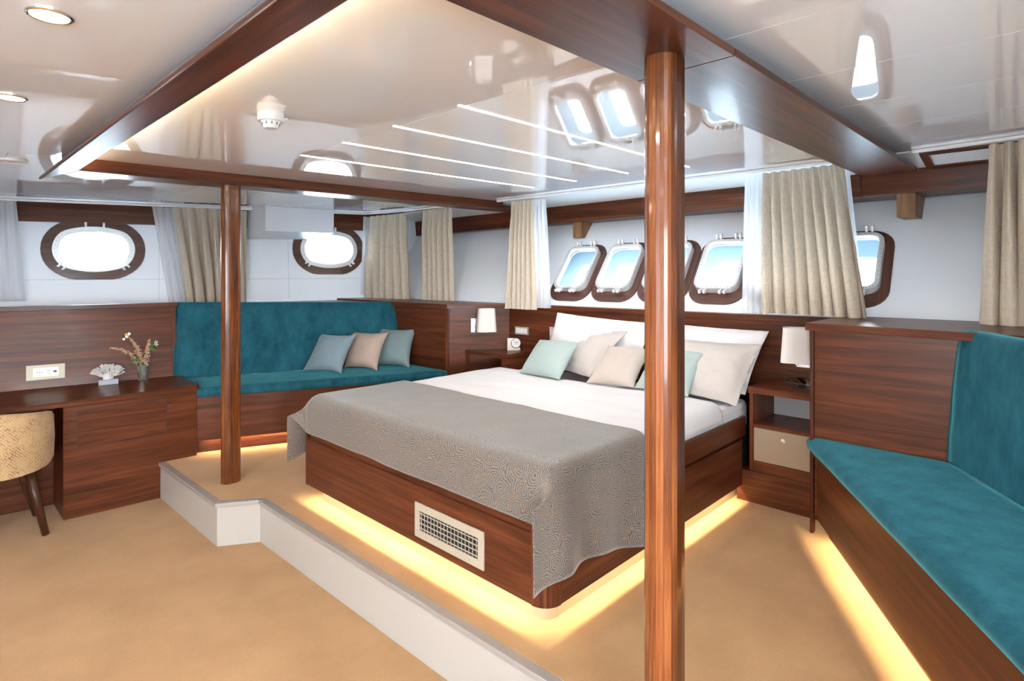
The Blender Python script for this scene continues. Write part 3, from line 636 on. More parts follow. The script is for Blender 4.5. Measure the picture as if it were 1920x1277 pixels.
# throw
def throw():
    XH, XF, YL, YR, zt = 2.42, 1.70, 3.425, 1.425, .658
    top, foot = XH - XF, .30; dl, dr = .40, .46; nu, nv = 90, 150; P = []; uvs = []
    wt_ = YL - YR; tot = dl + wt_ + dr
    R = .10
    for i in range(nu):
        row = []
        for j in range(nv):
            p = i / (nu - 1) * (top + foot - .115); q = j / (nv - 1) * tot - dl         # q from left edge of the top
            # slanted head edge
            qq = max(0, min(1, q / wt_)); pe = p - .0
            # foot profile: x, z
            if pe < top - R: x, z = XH - pe, zt
            else:
                a = (pe - (top - R)) / R; aa = min(a, 1.5); x = XF + R - .02 - R * math.sin(aa); z = zt - R * (1 - math.cos(aa)) - max(0, a - 1.5) * R * .96
            r = max(0, pe - (top - .02))
            y = YL - q
            sL = max(0, -q + .05); sR = max(0, q - wt_ + .05)
            s = max(sL, sR)
            if s > 0:
                sg = 1 if sL > 0 else -1; edge = YL if sL > 0 else YR
                rr = .09; a = s / rr; aa = min(a, 1.5)
                y0 = edge - sg * (.05) + sg * rr * .66 * math.sin(aa); zd = rr * (1 - math.cos(aa)) + max(0, a - 1.5) * rr
                k = min(1, s / .16); k = k * k * (3 - 2 * k)
                xs = XH - pe if pe < top - R else XH - (top - R) - (pe - (top - R)) * .75
                zs = zt - zd - r * .10
                zf = z - zd
                x = x * (1 - k) + xs * k; z = zf * (1 - k) + zs * k; y = y0
                if s > .12:
                    g = min(1, (s - .12) / .3)
                    y += sg * (.022 * math.sin(pe * 9.5 + 1.2) + .012 * math.sin(pe * 21)) * g + sg * .012 * g
                    z += .05 * g * math.sin(pe * 3.6 - 1.0) * (1 if sg < 0 else .5)
            z += (.006 * noise.noise(V((x * 3, y * 2.2, 1.5))) + .004 * noise.noise(V((x * 9, y * 5, 4)))) * (1 if s == 0 else .4)
            x += .012 * noise.noise(V((q * 2.0, pe * 2, 7))) * (1 if pe > top - .1 and s == 0 else 0)
            row.append(V((x, y, z))); uvs.append((pe, q))
        P.append(row)
    return build('bed_throw', MB().grid(P, nu, nv), THROW, smooth=True, uvs=uvs, solid=.004)
tag(throw(), 'grey taupe throw with blue dotted swirls draped over the bed foot', 'bed throw')

# ---- pillows, each fitted through four corners
def far_point(px, py, base, h, near=False):
    d = ray(px, py); o = EYEV - base; a = d.dot(d); b = 2 * d.dot(o); c = o.dot(o) - h * h; D = b * b - 4 * a * c
    t = -b / (2 * a) if D < 0 else (-b + (-1 if near else 1) * math.sqrt(D)) / (2 * a)
    return EYEV + d * t
def cushion(name, C, thick, mat, label, cat, group=None, flange=0, pull=.10, seed=0, n=26, wr=.006):
    BL, BR, TL, TR = [V(c) for c in C]
    up = ((TL + TR) - (BL + BR)).normalized(); rt = ((BR + TR) - (BL + TL)).normalized(); nrm = rt.cross(up).normalized()
    if nrm.dot(EYEV - BL) < 0: nrm = -nrm
    t = None
    mb = MB(); uvs = []; sides = []
    for sgn in (1, -1):
        P = []
        for i in range(n):
            row = []
            for j in range(n):
                u, v = -1 + 2 * i / (n - 1), -1 + 2 * j / (n - 1)
                uu = u * (1 - pull * .5 * (1 - v * v) * abs(u) ** 2); vv = v * (1 - pull * .5 * (1 - u * u) * abs(v) ** 2)
                a, b = (uu + 1) / 2, (vv + 1) / 2
                p = BL * (1 - a) * (1 - b) + BR * a * (1 - b) + TL * (1 - a) * b + TR * a * b
                fu, fv = u, v
                if flange: fu = max(-1, min(1, u / (1 - flange))); fv = max(-1, min(1, v / (1 - flange)))
                h = max(0, (1 - abs(fu) ** 2.4)) ** .55 * max(0, (1 - abs(fv) ** 2.4)) ** .55
                e = max(abs(u), abs(v))
                wk = wr * noise.noise(V((u * 2.5 + seed, v * 2.5, sgn * 3))) + wr * .6 * noise.noise(V((u * 7 + seed * 3, v * 3, sgn))) + wr * .45 * noise.noise(V((u * 4 + v * 9 + seed, v * 4 - u * 3, sgn * 2)))
                row.append(p + nrm * (sgn * (thick / 2 * h + .0015) + wk * (.4 + .6 * h) * (1 if flange or h > .02 else .3)))
                uvs.append((u * .2, v * .2))
            P.append(row)
        mb.grid(P, n, n)
    # stitch the rim
    idx = lambda s, i, j: s * n * n + i * n + j
    rim = [(i, 0) for i in range(n)] + [(n - 1, j) for j in range(1, n)] + [(i, n - 1) for i in range(n - 2, -1, -1)] + [(0, j) for j in range(n - 2, 0, -1)]
    for k in range(len(rim)):
        a, b = rim[k], rim[(k + 1) % len(rim)]; mb.f.append((idx(0, *a), idx(0, *b), idx(1, *b), idx(1, *a)))
    return tag(build(name, mb, mat, smooth=True, uvs=uvs), label, cat, group)
def cush_px(name, bl, br, tl, tr, z, h, thick, mat, label, cat, near=False, zr=None, **k):
    BL = atz(*bl, z); BR = atz(*br, z if zr is None else zr)
    TL = far_point(*tl, BL, h, near); TR = far_point(*tr, BR, h, near)
    for p in (TL, TR): pass
    return cushion(name, (BL, BR, TL, TR), thick, mat, label, cat, **k)
# bed pillows built in world coordinates: (base centre y, x) leaning on the headboard
def bedpillow(name, yc, xb, zbse, wdt, hgt, lean, thick, mat, label, yaw=0, roll=0, **k):
    ax = V((math.sin(yaw) * 1, -math.cos(yaw), 0)); bk = V((math.cos(yaw), math.sin(yaw), 0)); up = V((0, 0, 1)) * math.cos(lean) + bk * math.sin(lean)
    a2 = ax * math.cos(roll) + up * math.sin(roll); u2 = up * math.cos(roll) - ax * math.sin(roll)
    c = V((xb, yc, zbse)); l = c - a2 * wdt / 2; r = c + a2 * wdt / 2
    return cushion(name, (l, r, l + u2 * hgt, r + u2 * hgt), thick, mat, label, 'pillow' if 'cushion' not in name else 'cushion', **k)
cush_px('bed_pillow', (1015, 690), (1195, 711), (1045, 586), (1222, 606), .655, .50, .16, SHEET, 'white pillow propped on the headboard beside the alarm clock', 'pillow', flange=.09, seed=1, pull=.08, wr=.016)
cush_px('bed_pillow', (1238, 717), (1397, 740), (1252, 606), (1442, 621), .655, .49, .15, SHEET, 'white pillow propped on the headboard beside the drawer nightstand', 'pillow', flange=.09, seed=2, pull=.08, wr=.016)
cush_px('bed_pillow', (1025, 688), (1106, 708), (1030, 613), (1177, 622), .66, .46, .12, CREAM, 'large cream pillow leaning behind the mint and taupe cushions', 'pillow', flange=.08, seed=3, wr=.014)
cush_px('bed_pillow', (1262, 734), (1381, 762), (1266, 634), (1427, 646), .66, .46, .14, CREAM, 'large cream pillow beside the nightstand with the drawer', 'pillow', zr=.605, flange=.09, seed=4, wr=.014)
cush_px('scatter_cushion', (974, 699), (1049, 712), (1012, 637), (1086, 642), .655, .36, .13, MINT, 'mint green scatter cushion on the bed beside the alarm clock', 'cushion', seed=5, pull=.12)
cush_px('scatter_cushion', (1099, 718), (1188, 727), (1141, 648), (1222, 655), .655, .37, .13, TAUPE, 'taupe scatter cushion on the bed between two mint ones', 'cushion', seed=6, pull=.16)
cush_px('scatter_cushion', (1189, 727), (1290, 744), (1228, 655), (1324, 661), .655, .37, .13, MINT, 'mint green scatter cushion on the bed behind the wooden post', 'cushion', seed=7, pull=.12)

# ================================================================= HEADBOARD
hb = thing('headboard', (3.95, 2.5, 0), 'long walnut headboard panelling with a ledge below the skewed windows', 'headboard')
HD = V((-.07, 1, 0)).normalized(); HO = V((HD.y, -HD.x, 0))
def hp(y, o, z): return V((hbx(y), y, z)) + HO * o
def hpanel(nm, y0, y1, z0, z1, o0, o1, g=HD, bevel=.0015):
    P = [hp(y0, o0, 0), hp(y1, o0, 0), hp(y1, o1, 0), hp(y0, o1, 0)]
    return build(nm, MB().prism(P, z0, z1), WOOD, hb, grain=g, bevel=bevel)
hpanel('headboard_panel', 2.402, 3.80, .2, 1.097, .004, .03)
hpanel('headboard_panel', .99, 2.398, .2, 1.097, .004, .03)
hpanel('ledge', 1.014, 3.715, 1.0975, 1.137, -.012, .085, bevel=.002)
# light switch plate on the headboard
def on_panel(px, py, P0, N): return onplane(px, py, P0, N)
swc = onplane(978.5, 620, hp(3, 0, 0), HO)
sw = thing('switch_plate', swc - HO * .0, 'brushed frame light switch on the headboard above the alarm clock', 'light switch')
mb = MB(); ws, hs, fr = .078, .036, .012
for (a0, a1, b0, b1) in ((-ws, ws, hs - fr, hs), (-ws, ws, -hs, -hs + fr), (-ws, -ws + fr, -hs + fr, hs - fr), (ws - fr, ws, -hs + fr, hs - fr)): mb.box(swc + HD * (a0 + a1) / 2 + V((0, 0, (b0 + b1) / 2)) - HO * .001, HD * (a1 - a0) / 2, V((0, 0, (b1 - b0) / 2)), HO * .005)
build('frame', mb, TRIMG, sw, bevel=.001)
build('rocker', MB().box(swc - HO * .001, HD * (ws - fr), V((0, 0, hs - fr)), HO * .003), WPLAST, sw)
build('key_symbol', MB().box(swc - HO * .0045 + HD * (.045), HD * .006, V((0, 0, .001)), HO * .0006).box(swc - HO * .0045 + HD * (.047) + V((0, 0, .010)), HD * .004, V((0, 0, .001)), HO * .0006), BOLT, sw)

# ================================================================= CORNER CABINETS (wings)
ZL = 1.137
A = V((3.40, 4.085, 0)); B = V((hbx(3.73) - .005, 3.73, 0)); C = V((3.385, 4.98, 0))
cab = thing('corner_cabinet', (3.7, 4.3, 0), 'walnut corner cabinet between the cushioned sofa and the alarm clock nightstand', 'cabinet')
n1 = V((-1, 0, 0)); dd = (B - A).normalized(); n2 = V((dd.y, -dd.x, 0)); n2 = n2 if n2.x < 0 else -n2
build('end_panel', MB().prism([A + V((0, .02, 0)), C, C + V((.02, 0, 0)), A + V((.02, .02, 0))], .1, ZL - .04), WOOD, cab, grain=(0, 1, 0))
build('corner_strip', MB().prism([A + V((-.006, .022, 0)), A + V((.004, -.004, 0)), A + V((.03, -.02, 0)), A + V((.03, .02, 0))], .1, ZL - .04), WOOD, cab, grain=(0, 0, 1))
build('front_panel', MB().prism([A + dd * .02, B, B - n2 * .02, A + dd * .02 - n2 * .02], .1, ZL - .04), WOOD, cab, grain=dd)
led = [A + V((-.018, -.016, 0)), B + n2 * .012 + V((.004, 0, 0)), V((hbx(3.73) + .085, 3.74, 0)), V((3.812, 5.80, 0)), V((3.80, 5.90, 0)), V((3.37, 6.03, 0)), V((3.367, 4.9, 0))]
build('ledge', MB().prism(led, ZL - .0395, ZL), WOOD, cab, grain=(.8, -.6, 0), bevel=.002)
cab2 = thing('corner_cabinet', (3.7, .7, 0), 'walnut corner cabinet beside the drawer nightstand with a long ledge holding curtains', 'cabinet')
ZR = 1.15
build('end_panel', MB().prism([(3.40, .972), (3.425, .30), (3.445, .30), (3.42, .972)], .1, ZR - .04), WOOD, cab2, grain=(0, 1, 0))
build('corner_strip', MB().abox(3.383, 3.42, .974, .992, .006, ZR - .04), WOOD, cab2, grain=(0, 0, 1), bevel=.002)
build('side_panel', MB().abox(3.42, 4.04, .970, .988, .2, ZR - .04), WOOD, cab2, grain=(1, 0, 0))
build('ledge', MB().prism([(3.368, 1.012), (3.36, .60), (3.31, .12), (3.25, -.35), (4.1, -.1), (4.17, .3), (4.125, 1.012)], ZR - .0395, ZR), WOOD, cab2, grain=(0, 1, 0), bevel=.002)

# ================================================================= NIGHTSTANDS
ns = thing('nightstand', (3.8, 1.2, .196), 'walnut nightstand with open shelf and beige leather drawer, on a wooden plinth', 'nightstand')
X0, Yl, Yr = 3.605, 1.405, .99
build('base_plinth', MB().abox(3.585, 4.0, Yr, 1.475, .004, .196), WOOD, ns, grain=(0, 1, 0), bevel=.002)
build('side_board', MB().abox(X0, 3.98, Yl - .022, Yl, .1965, .678), WOOD, ns, grain=(0, 0, 1), bevel=.002)
build('side_board', MB().abox(X0, 3.98, Yr, Yr + .02, .1965, .678), WOOD, ns, grain=(0, 0, 1), bevel=.002)
build('top_board', MB().prism([(X0 - .012, Yl + .006), (X0 - .012, Yr), (4.02, Yr), (3.99, Yl + .006)], .6785, .716), WOOD, ns, grain=(0, 1, 0), bevel=.002)
build('shelf', MB().abox(X0, 3.96, Yr + .0205, Yl - .0225, .468, .488), WOOD, ns, grain=(0, 1, 0), bevel=.001)
build('back_board', MB().abox(3.962, 3.978, Yr + .021, Yl - .023, .22, .678), GREYB, ns)
dr = build('drawer', MB().abox(X0 + .004, 3.94, Yr + .0225, Yl - .0245, .260, .466), LEATH, ns, bevel=.003)
kc = atx(1470, 827, X0)
build('knob', MB().lathe([(.006, 0), (.007, .010), (.013, .013), (.016, .020), (.014, .027), (.006, .031)], kc + V((.004, 0, 0)), (-1, 0, 0), n=16), KNOB, dr, smooth=True)
build('knob_pin', MB().lathe([(.004, 0), (.003, .003), (.001, .0035)], kc + V((-.0275, 0, 0)), (-1, 0, 0), n=10), CHROME, dr)
build('rail', MB().abox(X0, X0 + .03, Yr + .0205, Yl - .0225, .1965, .2585), WOOD, ns, grain=(0, 1, 0), bevel=.001)
ns2 = thing('nightstand', (3.62, 3.65, .15), 'walnut nightstand with open front niche holding the alarm clock', 'nightstand')
Ya, Yb = 3.468, 3.93
build('top_board', MB().prism([(3.492, Ya - .004), (hbx(Ya) + .003, Ya - .004), (hbx(3.7) + .001, 3.70), (3.53, 3.945), (3.492, 3.945)], .688, .718), WOOD, ns2, grain=(0, 1, 0), bevel=.002)
build('side_board', MB().abox(3.50, 3.87, Ya, Ya + .02, .15, .6875), WOOD, ns2, grain=(1, 0, 0))
build('side_board', MB().prism([(3.50, 3.92), (3.52, 3.92), (3.52, 3.94), (3.50, 3.94)], .15, .6875), WOOD, ns2, grain=(0, 0, 1))
build('shelf', MB().prism([(3.505, Ya + .0205), (3.86, Ya + .0205), (3.86, 3.60), (3.52, 3.9)], .50, .52), WOOD, ns2, grain=(0, 1, 0))
build('back_board', MB().prism([(3.86, Ya + .0205), (3.855, 3.62), (3.845, 3.62), (3.85, Ya + .0205)], .15, .6875), DARKBOX, ns2)
build('base_plinth', MB().prism([(3.53, Ya + .021), (3.85, Ya + .021), (3.84, 3.6), (3.53, 3.88)], .004, .15), WOOD, ns2, grain=(0, 1, 0))

# ================================================================= SCONCES
def sconce(c, plate, n, side, label):
    """c: shade centre, plate: centre of wall plate, n: plate normal"""
    t = thing('wall_sconce', plate, label, 'wall lamp')
    s = V((-n.y, n.x, 0))
    build('wall_plate', MB().box(plate + n * .006, s * .035, V((0, 0, .065)), n * .006), CHROME, t, bevel=.002)
    k = plate + n * .05 + V((0, 0, -.05)); build('arm', MB().tube([plate + n * .01 + V((0, 0, -.05)), k], .012, 12).box((k + V((c.x, c.y, k.z))) / 2, (V((c.x, c.y, k.z)) - k) / 2, s * .004, V((0, 0, .009))).tube([V((c.x, c.y, k.z)), c + V((0, 0, -.06))], .008, 10), CHROME, t)
    # rounded square shade, tapering upward
    a, b = .088, .105; mb = MB(); A = rounded(2 * a, 2 * a * .8, .035, 6); Bt = rounded(2 * a * .84, 2 * a * .8 * .84, .030, 6); m = len(A)
    R = lambda p, z: c + side * p[0] + side.cross(V((0, 0, 1))) * p[1] + V((0, 0, z))
    vs = [R(p, -b) for p in A] + [R(p, b) for p in Bt]
    build('shade', mb.add(vs, [(j, (j + 1) % m, (j + 1) % m + m, j + m) for j in range(m)]), SHADE, t, solid=.003)
    build('bulb', MB().lathe([(.008, -.07), (.012, -.05), (.024, -.01), (.026, .015), (.016, .036), (.004, .042)], c, n=16), WPLAST, t, smooth=True)
pc = onplane(890, 610, A, n2)
sc1 = onplane(912, 600, A + n2 * .13, n2)
sconce(sc1, pc + V((0, 0, 0)), n2, V((.8, -.6, 0)), 'white shaded wall lamp above the alarm clock nightstand')
sc2 = aty(1494, 647, 1.155)
sconce(sc2, V((sc2.x + .01, .989, sc2.z - .072)), V((0, 1, 0)), V((.30, -.954, 0)), 'white shaded wall lamp above the drawer nightstand')

# ================================================================= ALARM CLOCK, DISH
cb = atz(962, 656.5, .7185); cd_ = V((-.62, -.785, 0)).normalized()      # facing direction
cs = V((-cd_.y, cd_.x, 0))
ck = thing('alarm_clock', V((cb.x, cb.y, .7185)), 'round chrome alarm clock set in a cream stone block on the nightstand', 'clock')
cb = V((cb.x, cb.y, .7185))
s_ = cs if cs.dot(RV) > 0 else -cs
build('block', MB().box(cb - s_ * .018 + V((0, 0, .055)), s_ * .036, cd_ * .016, V((0, 0, .055))).box(cb + s_ * .040 + V((0, 0, .012)), s_ * .024, cd_ * .016, V((0, 0, .012))), STONE, ck, bevel=.002)
cc = cb + s_ * .022 + V((0, 0, .068))
build('case', MB().lathe([(.044, -.016), (.046, -.014), (.046, .028), (.044, .030), (.041, .030), (.041, .026)], cc, cd_, n=32), CHROME, ck)
fc = build('dial', MB().lathe([(.041, 0), (.041, .0265)], cc, cd_, n=32), WPLAST, ck)
fz = cc + cd_ * .0285
for a, l, wd in ((math.radians(62), .024, .0016), (math.radians(-45), .032, .0012)):
    d = V((0, 0, 1)) * math.cos(a) + s_ * math.sin(a); build('hand', MB().box(fz + d * l / 2, d * l / 2, d.cross(cd_) * wd, cd_ * .0006), BLACK, ck)
build('hand_hub', MB().lathe([(.004, -.001), (.003, .0015)], fz, cd_, n=10), BLACK, ck)
g = [V(p) for p in (atz(1476, 707, .762), atz(1507, 706.5, .770), atz(1540, 712, .766), atz(1548, 722, .752), atz(1491, 724, .7185), atz(1545, 729, .7185), atz(1512, 717, .726), atz(1484, 715, .742))]
di = thing('terrarium_dish', V((g[4].x, g[4].y, .7185)), 'low faceted glass dish with black wire edges on the drawer nightstand', 'dish')
dz = V((0, 0, .0017))
yc0 = 1.135; X1 = 3.80
rimp = [V((X1 - .085, yc0 + .10, .752)), V((X1 + .03, yc0 + .115, .762)), V((X1 + .11, yc0 + .03, .758)), V((X1 + .07, yc0 - .09, .752)), V((X1 - .06, yc0 - .09, .748))]
basp = [V((X1 - .075, yc0 + .030, .7205)), V((X1 + .0, yc0 + .05, .7205)), V((X1 + .05, yc0 + .015, .7205)), V((X1 + .03, yc0 - .05, .7205)), V((X1 - .05, yc0 - .05, .7205))]
mb = MB()
for k in range(5):
    mb.tube([rimp[k], rimp[(k + 1) % 5]], .0022, 6); mb.tube([basp[k], basp[(k + 1) % 5]], .0022, 6); mb.tube([rimp[k], basp[k]], .0022, 6)
build('wire_frame', mb, DARKM, di)
for k in range(5): build('pane', MB().add([rimp[k], rimp[(k + 1) % 5], basp[(k + 1) % 5], basp[k]], [(0, 1, 2, 3)]), CLEAR, di)
build('glass_base', MB().prism([(p.x, p.y) for p in basp], .7190, .7205), CLEAR, di)

# ================================================================= SOFAS
def offs(P, D, N, s, o, z): return V((P.x + D.x * s + N.x * o, P.y + D.y * s + N.y * o, z))
def sofa(P, D, N, L, back0, back1, lab, ztop0, ztop1, lean, seat_end0, seat_end1, plinth0=0):
    """P start of front line at the cabinet end, D along, N outward (to the hull)"""
    t = thing('built_in_sofa', offs(P, D, N, L / 2, .2, .004), lab, 'sofa')
    f = lambda s, o, z: offs(P, D, N, s, o, z)
    return t, f
# left sofa: front from (1.528,4.87) to (3.39,4.085)
P0 = V((1.523, 4.875, 0)); P1 = V((3.392, 4.09, 0)); D = (P1 - P0).normalized(); N = V((-D.y, D.x, 0)); LL = (P1 - P0).length
t = thing('built_in_sofa', (P0 + P1) / 2 + N * .2 + V((0, 0, .004)), 'teal velvet built-in sofa holding three cushions beside the desk', 'sofa')
f = lambda s, o, z: P0 + D * s + N * o + V((0, 0, z))
bk0, bk1 = V((1.512, 5.405, 0)), V((3.385, 4.762, 0))
build('plinth', MB().prism([f(0, .06, 0), f(LL, .06, 0), f(LL, .10, 0), f(0, .10, 0)], .004, .15), WOOD, t, grain=D)
build('base_panel', MB().prism([f(0, 0, 0), f(LL, 0, 0), f(LL, .02, 0), f(0, .02, 0)], .109, .45), WOOD, t, grain=D, bevel=.002)
build('base_deck', MB().prism([f(0, .021, 0), f(LL, .021, 0), bk1, bk0], .40, .449), WOOD, t, grain=D)
def seat_mesh(fr0, fr1, b1, b0, z0, z1, ov, n=36, bulge=.006):
    """upholstered slab with a rounded front edge"""
    D = (fr1 - fr0).normalized(); P = []; prof = [(0.0, z0), (-ov, z0 + .006), (-ov - .006, (z0 + z1) / 2), (-ov + .002, z1 - .016), (.012, z1 - .003), (.035, z1)]
    dm = 14
    for i in range(n):
        s = i / (n - 1); a = fr0 + (fr1 - fr0) * s; b = b0 + (b1 - b0) * s; d = (b - a); dl = d.length; d = d / dl; row = []
        for o, z in prof: row.append(a + d * o + V((0, 0, z + .002 * noise.noise(V((s * 9, o * 9, z * 9))))))
        for k in range(1, dm + 1):
            o = .035 + (dl - .035) * k / dm; e = min(1, min(s, 1 - s) * 20)
            row.append(a + d * o + V((0, 0, z1 + bulge * math.sin(math.pi * k / (dm + 2)) * e + .003 * noise.noise(V((s * 14, o * 7, 5))))))
        row.append(b + V((0, 0, z0)))
        P.append(row)
    m = len(P[0]); mb = MB().grid(P, n, m); mb.f += [tuple(range(m)), tuple(range((n - 1) * m, n * m))]
    return mb
build('seat_cushion', seat_mesh(f(0, 0, 0), f(LL + .003, 0, 0), bk1, bk0, .4505, .525, .010), VELVET, t, smooth=True)
def back_mesh(b0, b1, N, z0, zt0, zt1, ln, th=.09, n=30):
    P = []
    for i in range(n):
        s = i / (n - 1); b = b0 + (b1 - b0) * s; zt = zt0 + (zt1 - zt0) * s; row = []
        q = [(0, 0)] + [(k / 10, 0) for k in range(1, 10)] + [(.975, .004), (.995, .014), (1.0, .03), (1.0, th - .02), (.98, th), (0, th)]
        for v, o in q:
            z = z0 + (zt - z0) * v; w_ = .004 * noise.noise(V((s * 6, v * 4, 2))) - .006 * math.sin(math.pi * v) * (1 if o == 0 else 0)
            row.append(b + N * (ln * v + o + w_) + V((0, 0, z)))
        P.append(row)
    m = len(P[0]); mb = MB().grid(P, n, m); mb.f += [tuple(range(m)), tuple(range((n - 1) * m, n * m))]
    return mb
bD = (bk1 - bk0).normalized(); bN = V((-bD.y, bD.x, 0))
build('backrest', back_mesh(bk0, bk1 - bD * .03, bN, .527, 1.170, 1.128, .15), VELVET, t, smooth=True)
L = lamp('sofa_led_light', 'AREA', f(LL / 2, .045, .115), 5, WARM, t, shape='RECTANGLE', size=LL - .1, size_y=.012); aim(L, V((0, 0, -1)), D)
build('led_strip', MB().prism([f(.03, .045, 0), f(LL - .03, .045, 0), f(LL - .03, .055, 0), f(.03, .055, 0)], .122, .128), LED, t)
SH0 = V((1.50, 5.50, 0))
# shelf ledge behind the backrest
sh = MB().prism([bk0 + bN * .24 + V((-.01, 0, 0)), bk1 + bN * .24 - bD * .05, V((3.364, 6.03, 0)), V((1.575, 6.48, 0))], 1.085, 1.115)
build('shelf_ledge', sh, WOOD, t, grain=D)
# right sofa
P0 = V((3.383, .975, 0)); D = RD; N = RN; LL = 2.35
t = thing('built_in_sofa', P0 + D * 1.1 + N * .25 + V((0, 0, .004)), 'empty teal velvet built-in sofa with an under-lit wooden base', 'sofa')
g = lambda s, o, z: P0 + D * s + N * o + V((0, 0, z))
bk0, bk1 = V((3.436, .396, 0)), V((3.436, .396, 0)) + RD * LL
build('plinth', MB().prism([g(.03, .07, 0), g(LL, .07, 0), g(LL, .11, 0), g(.03, .11, 0)], .004, .15), WOOD, t, grain=D)
build('base_panel', MB().prism([g(.035, .012, 0), g(LL, .012, 0), g(LL, .032, 0), g(.035, .032, 0)], .095, .44), WOOD, t, grain=D, bevel=.002)
build('seat_lip', MB().prism([g(-.02, -.008, 0), g(LL, -.008, 0), g(LL, .030, 0), g(.0, .030, 0)], .4405, .452), WOOD, t, grain=D)
build('base_deck', MB().prism([g(.04, .033, 0), g(LL, .033, 0), bk1, bk0 + V((-.03, .01, 0))], .40, .4395), WOOD, t, grain=D)
build('seat_cushion', seat_mesh(g(-.035, 0, 0), g(LL, 0, 0), bk1, V((3.395, .385, 0)), .4525, .525, .018, n=60), VELVET, t, smooth=True)
build('backrest', back_mesh(bk0 + V((-.02, 0, 0)), bk1, RN, .527, 1.153, 1.153, .045, n=40), VELVET, t, smooth=True)
L = lamp('sofa_led_light', 'AREA', g(LL / 2 + .05, .062, .12), 7.5, WARM, t, shape='RECTANGLE', size=LL - .1, size_y=.012); aim(L, V((0, 0, -1)) - N * .12, D)
build('led_strip', MB().prism([g(.06, .060, 0), g(LL - .03, .060, 0), g(LL - .03, .068, 0), g(.06, .068, 0)], .126, .132), LED, t)
# cushions on the left sofa
Zs = .530
cush_px('scatter_cushion', (567, 695.6), (640, 701), (601, 624.5), (668, 627), Zs, .42, .14, BLUEG, 'blue-grey scatter cushion on the sofa in front of the blush one', 'cushion', seed=11, pull=.30)
cush_px('scatter_cushion', (644, 690), (707, 695.5), (657, 620), (728.5, 623), Zs, .42, .14, PINKB, 'blush pink scatter cushion between two blue-grey ones on the sofa', 'cushion', seed=12, pull=.30)
cush_px('scatter_cushion', (700, 686), (768, 689.5), (711, 614.5), (781, 616), Zs, .42, .14, BLUEG2, 'grey-green scatter cushion on the sofa against the corner cabinet', 'cushion', seed=13, pull=.28)

# ================================================================= DESK
dk = thing('writing_desk', (.9, 5.1, LF), 'built-in walnut writing desk with a drawer cabinet below the porthole', 'desk')
c0, c1_ = V((.70, 4.905, 0)), V((1.52, 4.862, 0)); cdv = (c1_ - c0).normalized(); cn = V((-cdv.y, cdv.x, 0))
cf = lambda s, o, z: c0 + cdv * s + cn * o + V((0, 0, z)); CL = (c1_ - c0).length
db = lambda x: 5.585 - .1436 * (x - .43)
build('cabinet_front', MB().prism([cf(0, 0, 0), cf(CL, 0, 0), cf(CL, .02, 0), cf(0, .02, 0)], LF, .518), WOOD, dk, grain=cdv)
build('cabinet_side', MB().prism([cf(0, .0205, 0), cf(.02, .0205, 0), V((.72, db(.72), 0)), V((.70, db(.70), 0))], LF, .518), WOOD, dk, grain=(0, 1, 0))
build('cabinet_side', MB().prism([cf(CL - .02, .0205, 0), cf(CL, .0205, 0), V((1.54, db(1.52) - .02, 0)), V((1.52, db(1.52) - .02, 0))], .006, .518), WOOD, dk, grain=(0, 1, 0))
dpx = [onplane(*p, c0, cn) for p in ((145, 772), (312, 748), (312, 815), (145, 838))]
sA = [(p - c0).dot(cdv) for p in dpx]; s0, s1 = (sA[0] + sA[3]) / 2, (sA[1] + sA[2]) / 2; z1_, z0_ = (dpx[0].z + dpx[1].z) / 2, (dpx[2].z + dpx[3].z) / 2
dr = build('drawer', MB().prism([cf(s0, -.004, 0), cf(s1, -.004, 0), cf(s1, -.0002, 0), cf(s0, -.0002, 0)], z0_, z1_), WOOD, dk, grain=cdv, bevel=.002)
mb = MB(); gp = .004
for (a0, a1, b0, b1) in ((s0 - gp, s1 + gp, z1_ + .0005, z1_ + gp), (s0 - gp, s1 + gp, z0_ - gp, z0_ - .0005), (s0 - gp, s0 - .0005, z0_, z1_), (s1 + .0005, s1 + gp, z0_, z1_)): mb.prism([cf(a0, -.0006, 0), cf(a1, -.0006, 0), cf(a1, .001, 0), cf(a0, .001, 0)], b0, b1)
build('drawer_gap', mb, DARKBOX, dk)
ft = lambda x: 4.845
build('desk_top', MB().prism([(-1.3, 4.87), (1.515, 4.838), (1.535, 4.85), (1.545, db(1.545)), (-1.3, db(-1.3))], .5185, .556), WOOD, dk, grain=(1, 0, 0), bevel=.002)
build('knee_panel', MB().prism([(-1.3, 5.45), (.70, 5.30), (.70, 5.32), (-1.3, 5.47)], LF, .518), WOOD, dk, grain=(1, 0, 0))
# leaning wall panel behind the desk with its ledge
wpn = thing('wall_panel', (.3, 5.6, .556), 'tall walnut wall panel leaning behind the desk, with socket plate', 'wall panel')
ln = V((.1436, 1, 0)).normalized()
q0, q1 = V((-1.3, db(-1.3), .5565)), V((1.545, db(1.545), .5565)); upv = ln * .085 + V((0, 0, .58)); qd = (q1 - q0).normalized()
wn = qd.cross(upv).normalized(); wn = wn if wn.y < 0 else -wn
def slab(a, b, u, th): return MB().add([a, b, b + u, a + u, a - wn * th, b - wn * th, b + u - wn * th, a + u - wn * th], Q)
build('panel_board', slab(q0, q1 - qd * .032, upv, .02), WOOD, wpn, grain=qd)
build('edge_strip', slab(q1 - qd * .031 + wn * .002, q1 + wn * .002, upv, .03), WOOD, wpn, grain=upv, bevel=.002)
e0 = q0 + upv; e1 = q1 + upv
build('ledge', MB().prism([V((e0.x, e0.y, 0)) + V((0, -.012, 0)), V((e1.x, e1.y, 0)) + V((.012, -.012, 0)), V((e1.x + .012, e1.y + .09, 0)), V((e0.x, e0.y + .09, 0))], 1.137, 1.170), WOOD, wpn, grain=qd, bevel=.002)
